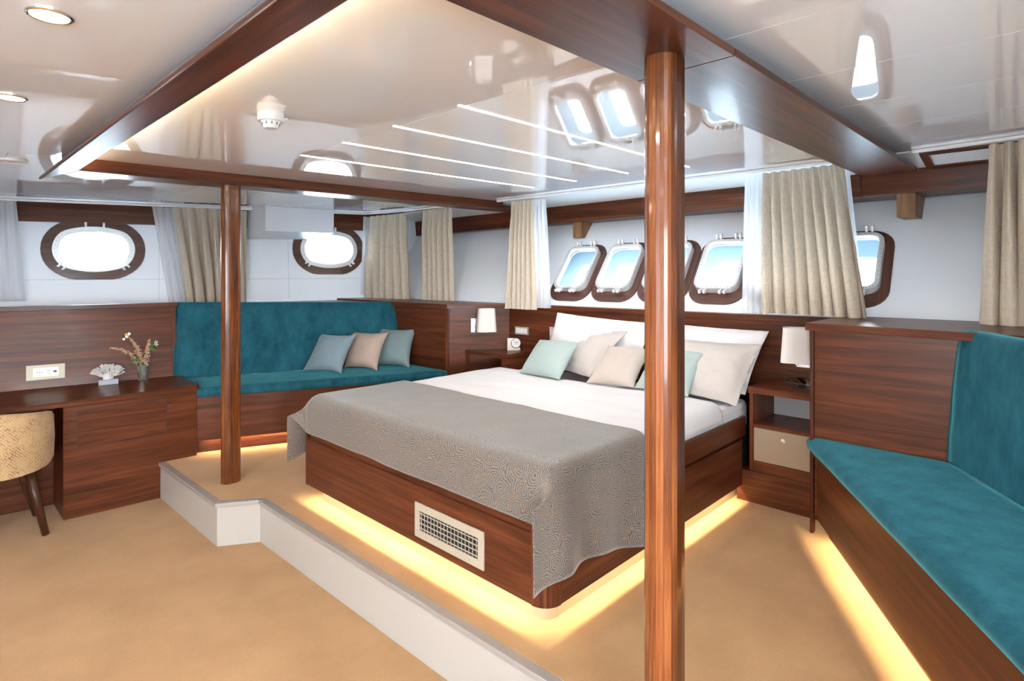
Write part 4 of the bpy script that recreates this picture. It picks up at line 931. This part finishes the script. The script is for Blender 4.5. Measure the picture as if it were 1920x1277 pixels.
build('rear_shelf', MB().prism([V((e0.x, e0.y + .05, 0)), V((e1.x + .012, e1.y + .05, 0)), V((e1.x + .012, 6.48, 0)), V((e0.x, 7.18, 0))], 1.085, 1.115), WOOD, wpn, grain=qd)
# socket plate
so = onplane(86, 697.5, q0, wn); uu = upv.normalized()
sk = thing('socket_plate', so, 'cream plate with power, USB and data sockets on the desk panel', 'socket')
hx, hz = .115, .056
def plate(c, a, b, th, mat, nm, par, bevel=0): return build(nm, MB().box(c + wn * th, qd * a, uu * b, wn * th), mat, par, bevel=bevel)
plate(so, hx, hz, .004, PLAST, 'face_plate', sk, .002)
plate(so + wn * .008, .075, .033, .001, WPLAST, 'insert', sk)
p = plate(so + wn * .010 - qd * .037, .035, .030, .0006, WPLAST, 'power_socket', sk)
for dx in (-.013, .0, .013): build('hole', MB().lathe([(.0035, 0), (.0035, .0006)], so + wn * .0112 - qd * (.037 - dx), wn, n=10), BLACK, p)
for dy in (-.022, .022): build('hole', MB().lathe([(.0025, 0), (.0025, .0006)], so + wn * .0112 - qd * .037 + uu * dy, wn, n=8), BLACK, p)
p = plate(so + wn * .010 + qd * .018, .017, .030, .0006, WPLAST, 'usb_socket', sk)
for dy in (-.011, .011): plate(so + wn * .0112 + qd * .018 + uu * dy, .010, .003, .0003, GREYB, 'slot', p)
p = plate(so + wn * .010 + qd * .055, .018, .030, .0006, WPLAST, 'data_socket', sk)
plate(so + wn * .0112 + qd * .055, .010, .007, .0003, BLACK, 'port', p)

# ================================================================= CHAIR
cc_ = V((.355, 4.90, LF))
ch = thing('desk_chair', cc_, 'curved tub chair in snakeskin-print fabric with dark wooden legs at the desk', 'chair')
def cpos(px, py, z): return atz(px, py, z)
legp = cpos(86, 1003, LF)
# the tub back wraps an ellipse; its rear faces the camera
ctr = V((.345, 4.90, 0)); ra, rb = .29, .28
P = []; uvs = []; n = 44
ang0, ang1 = math.radians(-195), math.radians(15)
for i in range(n):
    a = ang0 + (ang1 - ang0) * i / (n - 1); e = abs((i / (n - 1)) * 2 - 1); row = []
    zt = .566 - .075 * e ** 1.1; zbm = .165 + .035 * e ** 2.2
    prof = [(0, zbm), (.0, zbm), (.012, zbm + .03), (.018, (zt + zbm) / 2), (.012, zt - .03), (.0, zt - .006), (-.02, zt), (-.04, zt - .012), (-.045, zt - .05), (-.045, zbm + .03), (-.03, zbm)]
    prof = [(-.29, zbm + .01)] + prof
    for o, z in prof:
        row.append(ctr + V(((ra + o) * math.cos(a), max(.0, rb + o) * math.sin(a), z))); uvs.append((a * .29, z if o > -.03 else z + .5))
    P.append(row)
mb = MB().grid(P, n, 12); mb.f += [tuple(range(1, 12)), tuple(range((n - 1) * 12 + 1, n * 12))]
build('backrest', mb, SNAKE, ch, smooth=True, uvs=uvs)
mb = MB(); sp_ = [(ctr.x + .255 * math.cos(k * math.pi / 12), ctr.y + .24 * math.sin(k * math.pi / 12)) for k in range(24)]
build('seat', mb.prism(sp_, .18, .33), SNAKE, ch, bevel=.03)
for sx_, sy_ in ((1, -1), (-1, -1), (1, 1), (-1, 1)):
    top = ctr + V((sx_ * .13, sy_ * .12, .19)); bot = ctr + V((sx_ * .24, sy_ * (.19 if sy_ < 0 else .25), LF))
    if sx_ == 1 and sy_ == -1: bot = V((legp.x, legp.y, LF)); top = aty(50, 868, bot.y + .07)
    build('leg', MB().tube([bot, top], [.019, .032], 14), LEGW, ch, smooth=True, grain=(top - bot))

# ================================================================= CORAL, VASE, FLOWERS
DZ = .5565
cbp = atz(203, 720, DZ); co = thing('coral_ornament', V((cbp.x, cbp.y, DZ)), 'white branching coral on a clear acrylic block on the desk', 'ornament')
build('acrylic_block', MB().box(V((cbp.x, cbp.y, DZ + .020)), qd * .063, ln * .035, V((0, 0, .0195))), ACRYL, co, bevel=.002)
rnd = random.Random(5); mb = MB()
base = V((cbp.x, cbp.y, DZ + .040))
def branch(p, d, r, depth):
    q = p + d * rnd.uniform(.015, .024); mb.tube([p, (p + q) / 2 + V((rnd.uniform(-.002, .002),) * 3), q], [r, r * .95, r * .88], 6)
    if depth == 0: mb.lathe([(r * .9, 0), (r * .95, r * .5), (r * .4, r)], q, d, n=6); return
    for k in range(2 if depth > 1 else 3):
        a = rnd.uniform(-.55, .55); b = rnd.uniform(-.5, .5)
        nd = (d + qd * a + ln * b + V((0, 0, rnd.uniform(-.12, .45)))).normalized(); branch(q, nd, max(.0033, r * .84), depth - 1)
for k in range(12):
    a = -1.3 + 2.6 * k / 11; d = (qd * math.sin(a) + V((0, 0, 1)) * math.cos(a) * .85 + ln * rnd.uniform(-.3, .3)).normalized(); branch(base + qd * (a * .016) + V((0, 0, .018)), d, .0068, 4)
mb.lathe([(.034, 0), (.036, .01), (.026, .03), (.03, .045)], base, n=12)
build('coral_branches', mb, CORAL, co)
vb = atz(268, 713, DZ); vc = V((vb.x, vb.y, DZ)); vs_ = thing('glass_vase', vc, 'small cut-glass vase of flower stems beside the white coral', 'vase')
mb = MB(); prof = [(.026, .002), (.033, .004), (.036, .03), (.041, .07), (.046, .118), (.047, .122), (.044, .122), (.040, .08), (.034, .03), (.030, .012), (.0, .012)]
build('vessel', mb.lathe([(0.0, .0)] + prof, vc, n=20), CUT, vs_)
wt2 = MB()
for k in range(9):
    for j in range(6):
        a = 2 * math.pi * (k + .5 * (j % 2)) / 9; z = .025 + j * .016; r = .0355 + (z - .02) * .105; wt2.lathe([(.006, -.001), (.005, .002), (.002, .003)], vc + V((r * math.cos(a), r * math.sin(a), z)), (math.cos(a), math.sin(a), 0), n=6)
b = build('cut_facets', wt2, CLEAR, vs_); b['kind'] = 'stuff'
vpl = lambda px, py, o=0: onplane(px, py, vc + ln * o, ln)
stemb = lambda k: vc + V((.012 * math.cos(k * 2.1), .012 * math.sin(k * 2.1), .016))
def curve(a, b, c, n=8): return [a * (1 - t) ** 2 + b * 2 * t * (1 - t) + c * t * t for t in [k / n for k in range(n + 1)]]
rnd = random.Random(11)
def astilbe(pts, rad, label, k):
    t = thing('astilbe_stem', stemb(k), label, 'flower')
    build('stem', MB().tube(pts, .0016, 6), STEM, t); mb = MB(); m = len(pts)
    ks = int(.38 * m)
    for i in range(ks, m - 1):
        for q in range(17):
            tt = rnd.random(); p = pts[i] * (1 - tt) + pts[i + 1] * tt; f_ = 1 - (i + tt - ks) / (m - ks) * .75
            d = V((rnd.uniform(-1, 1), rnd.uniform(-1, 1), rnd.uniform(-1, .9))).normalized(); L_ = rad * f_ * rnd.uniform(.3, 1)
            mb.tube([p, p + d * L_ * .6, p + d * L_ + V((0, 0, -.25 * L_))], [.0011, .0026, .0018], 5)
    build('plume', mb, ASTIL, t)
astilbe(curve(stemb(0), vpl(262, 655, .02), vpl(206, 652, -.02), 12), .038, 'drooping pink astilbe plume reaching over the coral', 0)
astilbe(curve(stemb(1), vpl(268, 655), vpl(244, 634), 12), .046, 'upright pink astilbe plume leaning to the white blossoms', 1)
astilbe(curve(stemb(2), vpl(274, 665, .01), vpl(280, 636, .02), 12), .046, 'upright pink astilbe plume beside the pale lily', 2)
def flower(mb, c, d, r, n, wdt):
    a = V((0, 0, 1)) if abs(d.z) < .9 else V((1, 0, 0)); u = (a - d * a.dot(d)).normalized(); v = d.cross(u)
    for k in range(n):
        th = 2 * math.pi * k / n; e = u * math.cos(th) + v * math.sin(th); s = e.cross(d)
        mb.add([c, c + e * r * .5 + s * wdt + d * r * .15, c + e * r + d * r * .3, c + e * r * .5 - s * wdt + d * r * .15], [(0, 1, 2, 3)])
t = thing('blossom_stem', stemb(3), 'green stem with small white star blossoms, tallest in the vase', 'flower')
build('stem', MB().tube(curve(stemb(3), vpl(266, 665), vpl(238, 628), 10), .0022, 6), STEM, t)
for px, py, r in ((238, 631, .016), (242, 626, .014), (232, 636, .012), (236, 627, .010)):
    mb = MB(); c = vpl(px, py, rnd.uniform(-.015, .01)); flower(mb, c, (EYEV - c).normalized(), r, 6, r * .35); build('blossom', mb, PETAL if r > .011 else BUD, t)
    if r > .011: build('blossom_eye', MB().lathe([(.003, 0), (.003, .003), (.001, .004)], c, (EYEV - c).normalized(), n=8), BUD, t)
t = thing('lily_stem', stemb(4), 'green stem ending in a single pale cream lily bloom in the vase', 'flower')
build('stem', MB().tube(curve(stemb(4), vpl(270, 660), vpl(292, 643), 10), .002, 6), STEM, t)
mb = MB(); c = vpl(291, 644); flower(mb, c, (RV * 1 + V((0, 0, .15))).normalized(), .034, 6, .007); mb2 = MB(); build('bloom', mb, PETAL, t)
t = thing('leafy_sprig', stemb(5), 'dark green leafy sprig low over the vase rim', 'foliage')
build('stem', MB().tube(curve(stemb(5), vpl(266, 690), vpl(262, 664), 8), .002, 6), STEM, t)
for (px, py, qx, qy, o) in ((262, 672, 243, 681, -.02), (262, 670, 250, 668, -.03), (263, 674, 249, 677, 0), (262, 672, 254, 681, -.04), (276, 652, 295, 658, .01), (276, 650, 290, 646, .02), (262, 668, 255, 675, -.03)):
    a, b = vpl(px, py, o * .3), vpl(qx, qy, o); d = (b - a); s = d.cross(FV).normalized() * d.length * .18; m = (a + b) / 2 + V((0, 0, .004))
    build('leaf', MB().add([a, m + s, b, m - s], [(0, 1, 2), (0, 2, 3)]), LEAF, t)

# ================================================================= CURTAINS
def curtain(name, top, bot, ztop, zbot, folds, amp, mat, label, cat='curtain', pinch=.25, seed=0, nu=None, nv=26, bulge=0, group=None):
    """top/bot: polyline points (x,y) hung from the track; folds waves run along it"""
    nu = nu or max(40, int(folds * 14)); P = []; uvs = []
    def along(pl, s):
        L_ = [0]
        for a, b in zip(pl[:-1], pl[1:]): L_.append(L_[-1] + math.hypot(b[0] - a[0], b[1] - a[1]))
        d = s * L_[-1]
        for k in range(len(pl) - 1):
            if d <= L_[k + 1] + 1e-9:
                t_ = (d - L_[k]) / max(1e-9, L_[k + 1] - L_[k]); a, b = pl[k], pl[k + 1]; dx, dy = b[0] - a[0], b[1] - a[1]; l = math.hypot(dx, dy)
                return V((a[0] + dx * t_, a[1] + dy * t_, 0)), V((dx / l, dy / l, 0))
    for i in range(nu):
        s = i / (nu - 1); row = []; pt, dt = along(top, s); pb, db_ = along(bot, s)
        for j in range(nv):
            v = j / (nv - 1)                      # 0 top .. 1 bottom
            p = pt * (1 - v) + pb * v; d = (dt * (1 - v) + db_ * v).normalized(); nn = V((-d.y, d.x, 0))
            w_ = s + (.10 / max(1, folds ** .5)) * noise.noise(V((s * 3.1 + seed * 1.7, .3, seed))) + .012 * noise.noise(V((s * 7 + seed, v * 2.2, seed))) * (.3 + v)
            ph = 2 * math.pi * folds * w_ + seed
            k = .45 + .55 * min(1, v / pinch)
            am = amp * k * (.8 + .5 * noise.noise(V((s * folds * .7, seed, v * .6))))
            sn_ = math.sin(ph); off = am * (1.15 * math.copysign(abs(sn_) ** .75, sn_) + .30 * math.sin(2 * ph + 1.3 * seed) + .5 * noise.noise(V((s * folds * 1.3, v * .8, seed + 5))))
            zz = ztop + (zbot - ztop) * v
            lat = amp * .35 * math.cos(ph) * v
            if v > .86: zz = max(zz, zbot); off += .016 * ((v - .86) / .14) ** 2 * noise.noise(V((s * 22 + seed, 2, 7))) * 2
            row.append(V((p.x, p.y, zz)) + nn * (off + bulge * math.sin(math.pi * v)) + d * lat); uvs.append((s * folds * .12, v))
        P.append(row)
    return tag(build(name, MB().grid(P, nu, nv), mat, smooth=True, uvs=uvs, fixn=False), label, cat, group)
def pt2(px, py, z): p = atz(px, py, z); return (p.x, p.y)
# left wall curtains: depth taken a little inside the hull wall
def lwall(px, off=.14):
    p0 = LB - LO * off; d = ray(px, 500); n = V((LO.x, LO.y, 0)); t_ = (p0 - EYEV).dot(n) / d.dot(n); q = EYEV + d * t_; return (q.x, q.y)
def tw(px, X): d = ray(px, 500); t_ = X / d.x; return (d.x * t_, d.y * t_)
curtain('sheer_curtain', [lwall(-60), lwall(30)], [lwall(-80), lwall(46)], 2.06, 1.175, 5, .022, SHEER, 'white sheer curtain above the desk end, away from the linen one', 'curtain', seed=1)
curtain('sheer_curtain', [lwall(285, .12), lwall(345, .12)], [lwall(318, .12), lwall(372, .12)], 2.075, 1.12, 5, .02, SHEER, 'white sheer curtain beside the oval porthole over the flower vase', 'curtain', seed=2, bulge=-.03)
curtain('linen_curtain', [lwall(325, .22), lwall(463, .22)], [lwall(352, .22), lwall(465, .22)], 2.075, 1.12, 6, .045, LINEN, 'beige linen curtain behind the post near the flower vase', 'curtain', seed=3)
curtain('sheer_curtain', [lwall(681, .10), lwall(712, .10)], [lwall(676, .10), lwall(706, .10)], 2.09, 1.17, 3, .02, SHEER, 'white sheer curtain beside the half-hidden porthole over the cushions', 'curtain', seed=4)
curtain('linen_curtain', [lwall(697, .20), tw(765, 3.78)], [lwall(689, .20), tw(774, 3.76)], 2.09, 1.118, 6, .042, LINEN, 'beige linen curtain over the cushioned sofa beside the porthole', 'curtain', seed=5)
c1x = [pt2(790, 562, 1.137), pt2(850, 564.5, 1.137)]
curtain('linen_curtain', [tw(790, 3.82), tw(847, 3.84)], [tw(791, 3.80), tw(850, 3.84)], 2.105, 1.1385, 6, .042, LINEN, 'beige linen curtain standing on the corner cabinet ledge', 'curtain', seed=6)
curtain('linen_curtain', [tw(958, 3.83), tw(1000, 3.90)], [tw(949, 3.80), tw(1005, 3.82)], 2.09, 1.098, 6, .030, LINEN, 'beige linen curtain hanging over the headboard above the switch', 'curtain', seed=7)
curtain('sheer_curtain', [tw(994, 3.93), tw(1022, 3.93)], [tw(1000, 3.85), tw(1030, 3.86)], 2.095, 1.115, 4, .022, SHEER, 'white sheer curtain over the headboard beside the corner windows', 'curtain', seed=8)
curtain('sheer_curtain', [tw(1397, 4.05), tw(1440, 4.03)], [tw(1393, 4.05), tw(1440, 4.04)], 2.11, 1.140, 4, .022, SHEER, 'white sheer curtain on the headboard ledge near the drawer nightstand', 'curtain', seed=9)
curtain('linen_curtain', [tw(1431, 4.02), tw(1530, 4.0), tw(1585, 3.99)], [tw(1438, 4.01), tw(1540, 3.985), tw(1630, 3.955)], 2.105, 1.153, 8, .055, LINEN, 'wide beige linen curtain standing on the ledge over the drawer nightstand', 'curtain', seed=10, nv=40)
curtain('sheer_curtain', [tw(1580, 4.04), tw(1592, 4.04)], [tw(1600, 4.02), tw(1622, 4.02)], 2.10, 1.155, 3, .015, SHEER, 'narrow white sheer curtain edge against the last window', 'curtain', seed=12)
curtain('linen_curtain', [tw(1851, 3.93), tw(1960, 3.9)], [tw(1838, 3.93), tw(1990, 3.88)], 2.10, 1.153, 4, .06, LINEN, 'beige linen curtain beside the roof hatch over the empty sofa', 'curtain', seed=14, nv=40)
# curtain tracks
def track(pts, label):
    mb = MB()
    for a, b in zip(pts[:-1], pts[1:]):
        a, b = V(a), V(b); d = (b - a).normalized(); s = V((-d.y, d.x, 0)); mb.box((a + b) / 2, (b - a) / 2 + d * .004, s * .014, V((0, 0, .009)))
    t = tag(build('curtain_track', mb, TRIMW, bevel=.003), label, 'curtain track')
tk = [(*lwall(x, .14), 0) for x in (-220, 684)]; tk = [V((p[0], p[1], zc(p[0]) - .0105)) for p in tk]
crn = V((3.80, 5.0, zc(3.8) - .0105)); 
track([tk[0], tk[1], V((3.74, 5.60, zc(3.74) - .0105)), V((3.80, 5.2, zc(3.80) - .0105)), V((3.86, 4.25, zc(3.86) - .0105))], 'white curtain track following the porthole wall to the corner')
track([V((3.92, 3.95, zc(3.92) - .0105)), V((4.02, 1.0, zc(4.02) - .0105))], 'white curtain track between the two ceiling beams above the headboard')
track([V((4.0, .62, zc(4.0) - .0105)), V((3.85, -.6, zc(3.85) - .0105))], 'white curtain track beside the roof hatch over the empty sofa')

# ================================================================= CEILING FITTINGS
def ceil_frame(px, py):
    d = ray(px, py); # z = zc(X)
    k = .0165; t_ = (2.09 - k * 1.28 - EYE) / (d.z - k * d.x); return EYEV + d * t_
for i, (a, b, lab) in enumerate((((565, 291), (1000, 352), 'slim lit ceiling strip nearest the beam over the sofa'), ((643, 267), (1080, 340), 'slim lit ceiling strip second from the sofa-side beam'),
                                 ((738, 236), (1177, 325), 'slim lit ceiling strip third from the sofa-side beam'), ((860, 197), (1291, 313), 'slim lit ceiling strip nearest the wide beam over the draped bed corner'))):
    A_, B_ = ceil_frame(*a), ceil_frame(*b); d = (B_ - A_).normalized(); s = V((-d.y, d.x, 0)).normalized()
    t = thing('ceiling_light_strip', A_, lab, 'light strip')
    build('diffuser', MB().box((A_ + B_) / 2 - V((0, 0, .001)), (B_ - A_) / 2, s * .006, V((0, 0, .0012))), LEDC, t)
    L = lamp('strip_light', 'AREA', (A_ + B_) / 2 - V((0, 0, .004)), 5, (1, .97, .93), t, shape='RECTANGLE', size=(B_ - A_).length, size_y=.012); aim(L, (0, 0, -1), d)
def downlight(x, y, e, label, group=None, r=.05):
    z = zc(x); t = thing('downlight', (x, y, z), label, 'downlight', group)
    build('bezel', MB().lathe([(r * .82, -.001), (r * .82, -.006), (r * .9, -.008), (r, -.004), (r, .0)], (x, y, z), n=28), CHROME, t, smooth=False)
    build('lens', MB().lathe([(r * .80, -.002), (r * .80, -.0045), (r * .3, -.006)], (x, y, z), n=28), LENS, t)
    lamp('downlight_lamp', 'AREA', (x, y, z - .012), e, (1, .965, .93), t, shape='DISK', size=.09)
d1, d2 = ceil_frame(93, 27), ceil_frame(20, 181)
downlight(d1.x, d1.y, 4, 'round chrome lit downlight in the ceiling, farther from the flat round fitting')
downlight(d2.x, d2.y, 4, 'round chrome lit downlight in the ceiling, next to the flat round fitting')
for (x, y) in ((.2, .75), (.2, -.3), (-1.1, -.6), (-1.1, .9), (-1.1, 2.4), (-1.1, 3.9), (-1.1, 5.2), (-2.4, 0), (-2.4, 2.0), (-2.4, 4.0), (2.2, -.25), (2.2, 4.9)):  # unseen downlights added to raise the general brightness
    if (x, y) == (2.2, 4.9): continue
    downlight(x, y, 4, 'added round chrome fill downlight in the ceiling behind the wooden beam', 'added fill downlights behind the beam')
vp = ceil_frame(22, 300)
t = thing('ceiling_speaker', vp, 'flat round white fitting on the ceiling beside the wooden beam corner', 'ceiling fitting')
build('rim', MB().lathe([(.075, 0), (.075, -.008), (.070, -.014), (.058, -.014), (.055, -.008), (.055, 0)], vp, n=32), WPLAST, t)
build('cone', MB().lathe([(.05, 0), (.05, -.006), (.03, -.010), (.02, -.012)], vp, n=32), WPLAST, t)
# smoke detector
sd = ceil_frame(508, 212)
t = thing('smoke_detector', sd, 'white round smoke detector on the glossy ceiling', 'smoke detector')
build('base', MB().lathe([(.052, 0), (.052, -.032), (.050, -.036)], sd, n=32), WPLAST, t)
build('chamber', MB().lathe([(.038, -.036), (.036, -.040), (.029, -.060), (.026, -.064), (.022, -.065)], sd, n=32), WPLAST, t)
for k in range(10):
    a = 2 * math.pi * k / 10; build('slot', MB().box(sd + V((.0345 * math.cos(a), (.0345) * math.sin(a), -.045)), V((-math.sin(a), math.cos(a), 0)) * .0016, V((0, 0, .006)), V((math.cos(a), math.sin(a), .3)) * .0012), DARKBOX, t)
build('tab', MB().box(sd + RV * .060 + V((0, 0, -.024)), RV * .009, FV * .004, V((0, 0, .0015))), WPLAST, t)
# white boxed duct under the ceiling
b0 = ceil_frame(498, 385); b1 = ceil_frame(626, 393.5)
dd2 = (b1 - b0); dd2.z = 0; dd2.normalize(); dn = V((-dd2.y, dd2.x, 0))
bl = .50
zq0 = EYE + (HY - 433) / FPX * ((b0 - EYEV).dot(FV)); zq1 = EYE + (HY - 437) / FPX * ((b1 - EYEV).dot(FV))
vs = [V((b0.x, b0.y, zq0)), V((b1.x, b1.y, zq1)), V((b1.x, b1.y, zq1 - .06)) + dn * bl * .72, V((b0.x, b0.y, zq0 - .06)) + dn * bl,
      V((b0.x, b0.y, zc(b0.x) - .001)), V((b1.x, b1.y, zc(b1.x) - .001)), V((b1.x, b1.y, zc(b1.x) - .001)) + dn * bl * .72, V((b0.x, b0.y, zc(b0.x) - .001)) + dn * bl]
tag(build('duct_box', MB().add(vs, Q), WALLW, bevel=.002), 'white boxed-in duct under the ceiling above the cushioned sofa', 'duct')
# roof hatch by the right-hand track
h0, h1, hy0, hy1 = 4.06, 4.34, -.3, .60
t = thing('roof_hatch', (4.2, .1, 2.07), 'white roof hatch panel in a wooden frame above the last window', 'hatch')
build('hatch_panel', MB().add([(h0 + .03, hy0, 2.128), (h1 - .03, hy0, 2.083), (h1 - .03, hy1 - .04, 2.083), (h0 + .03, hy1 - .04, 2.128), (h0 + .03, hy0, 2.1285), (h1 - .03, hy0, 2.0835), (h1 - .03, hy1 - .04, 2.0835), (h0 + .03, hy1 - .04, 2.1285)], Q), TRIMW, t)
mb = MB(); zz = lambda x: 2.129 - (x - 4.06) * .155
for (a0, a1, b0_, b1_) in ((h0, h0 + .03, hy0, hy1), (h1 - .03, h1, hy0, hy1), (h0 + .03, h1 - .03, hy1 - .04, hy1)):
    mb.add([(x, y, zz(x) - dz_) for dz_ in (.016, -.004) for x, y in ((a0, b0_), (a1, b0_), (a1, b1_), (a0, b1_))], Q)
build('hatch_frame', mb, WOOD, t, grain=(0, 1, 0))

for o in bpy.data.objects:
    if '_org' in o: del o['_org']
print('objects', len(bpy.data.objects), 'tris', sum(len(o.data.polygons) for o in bpy.data.objects if o.type == 'MESH'))
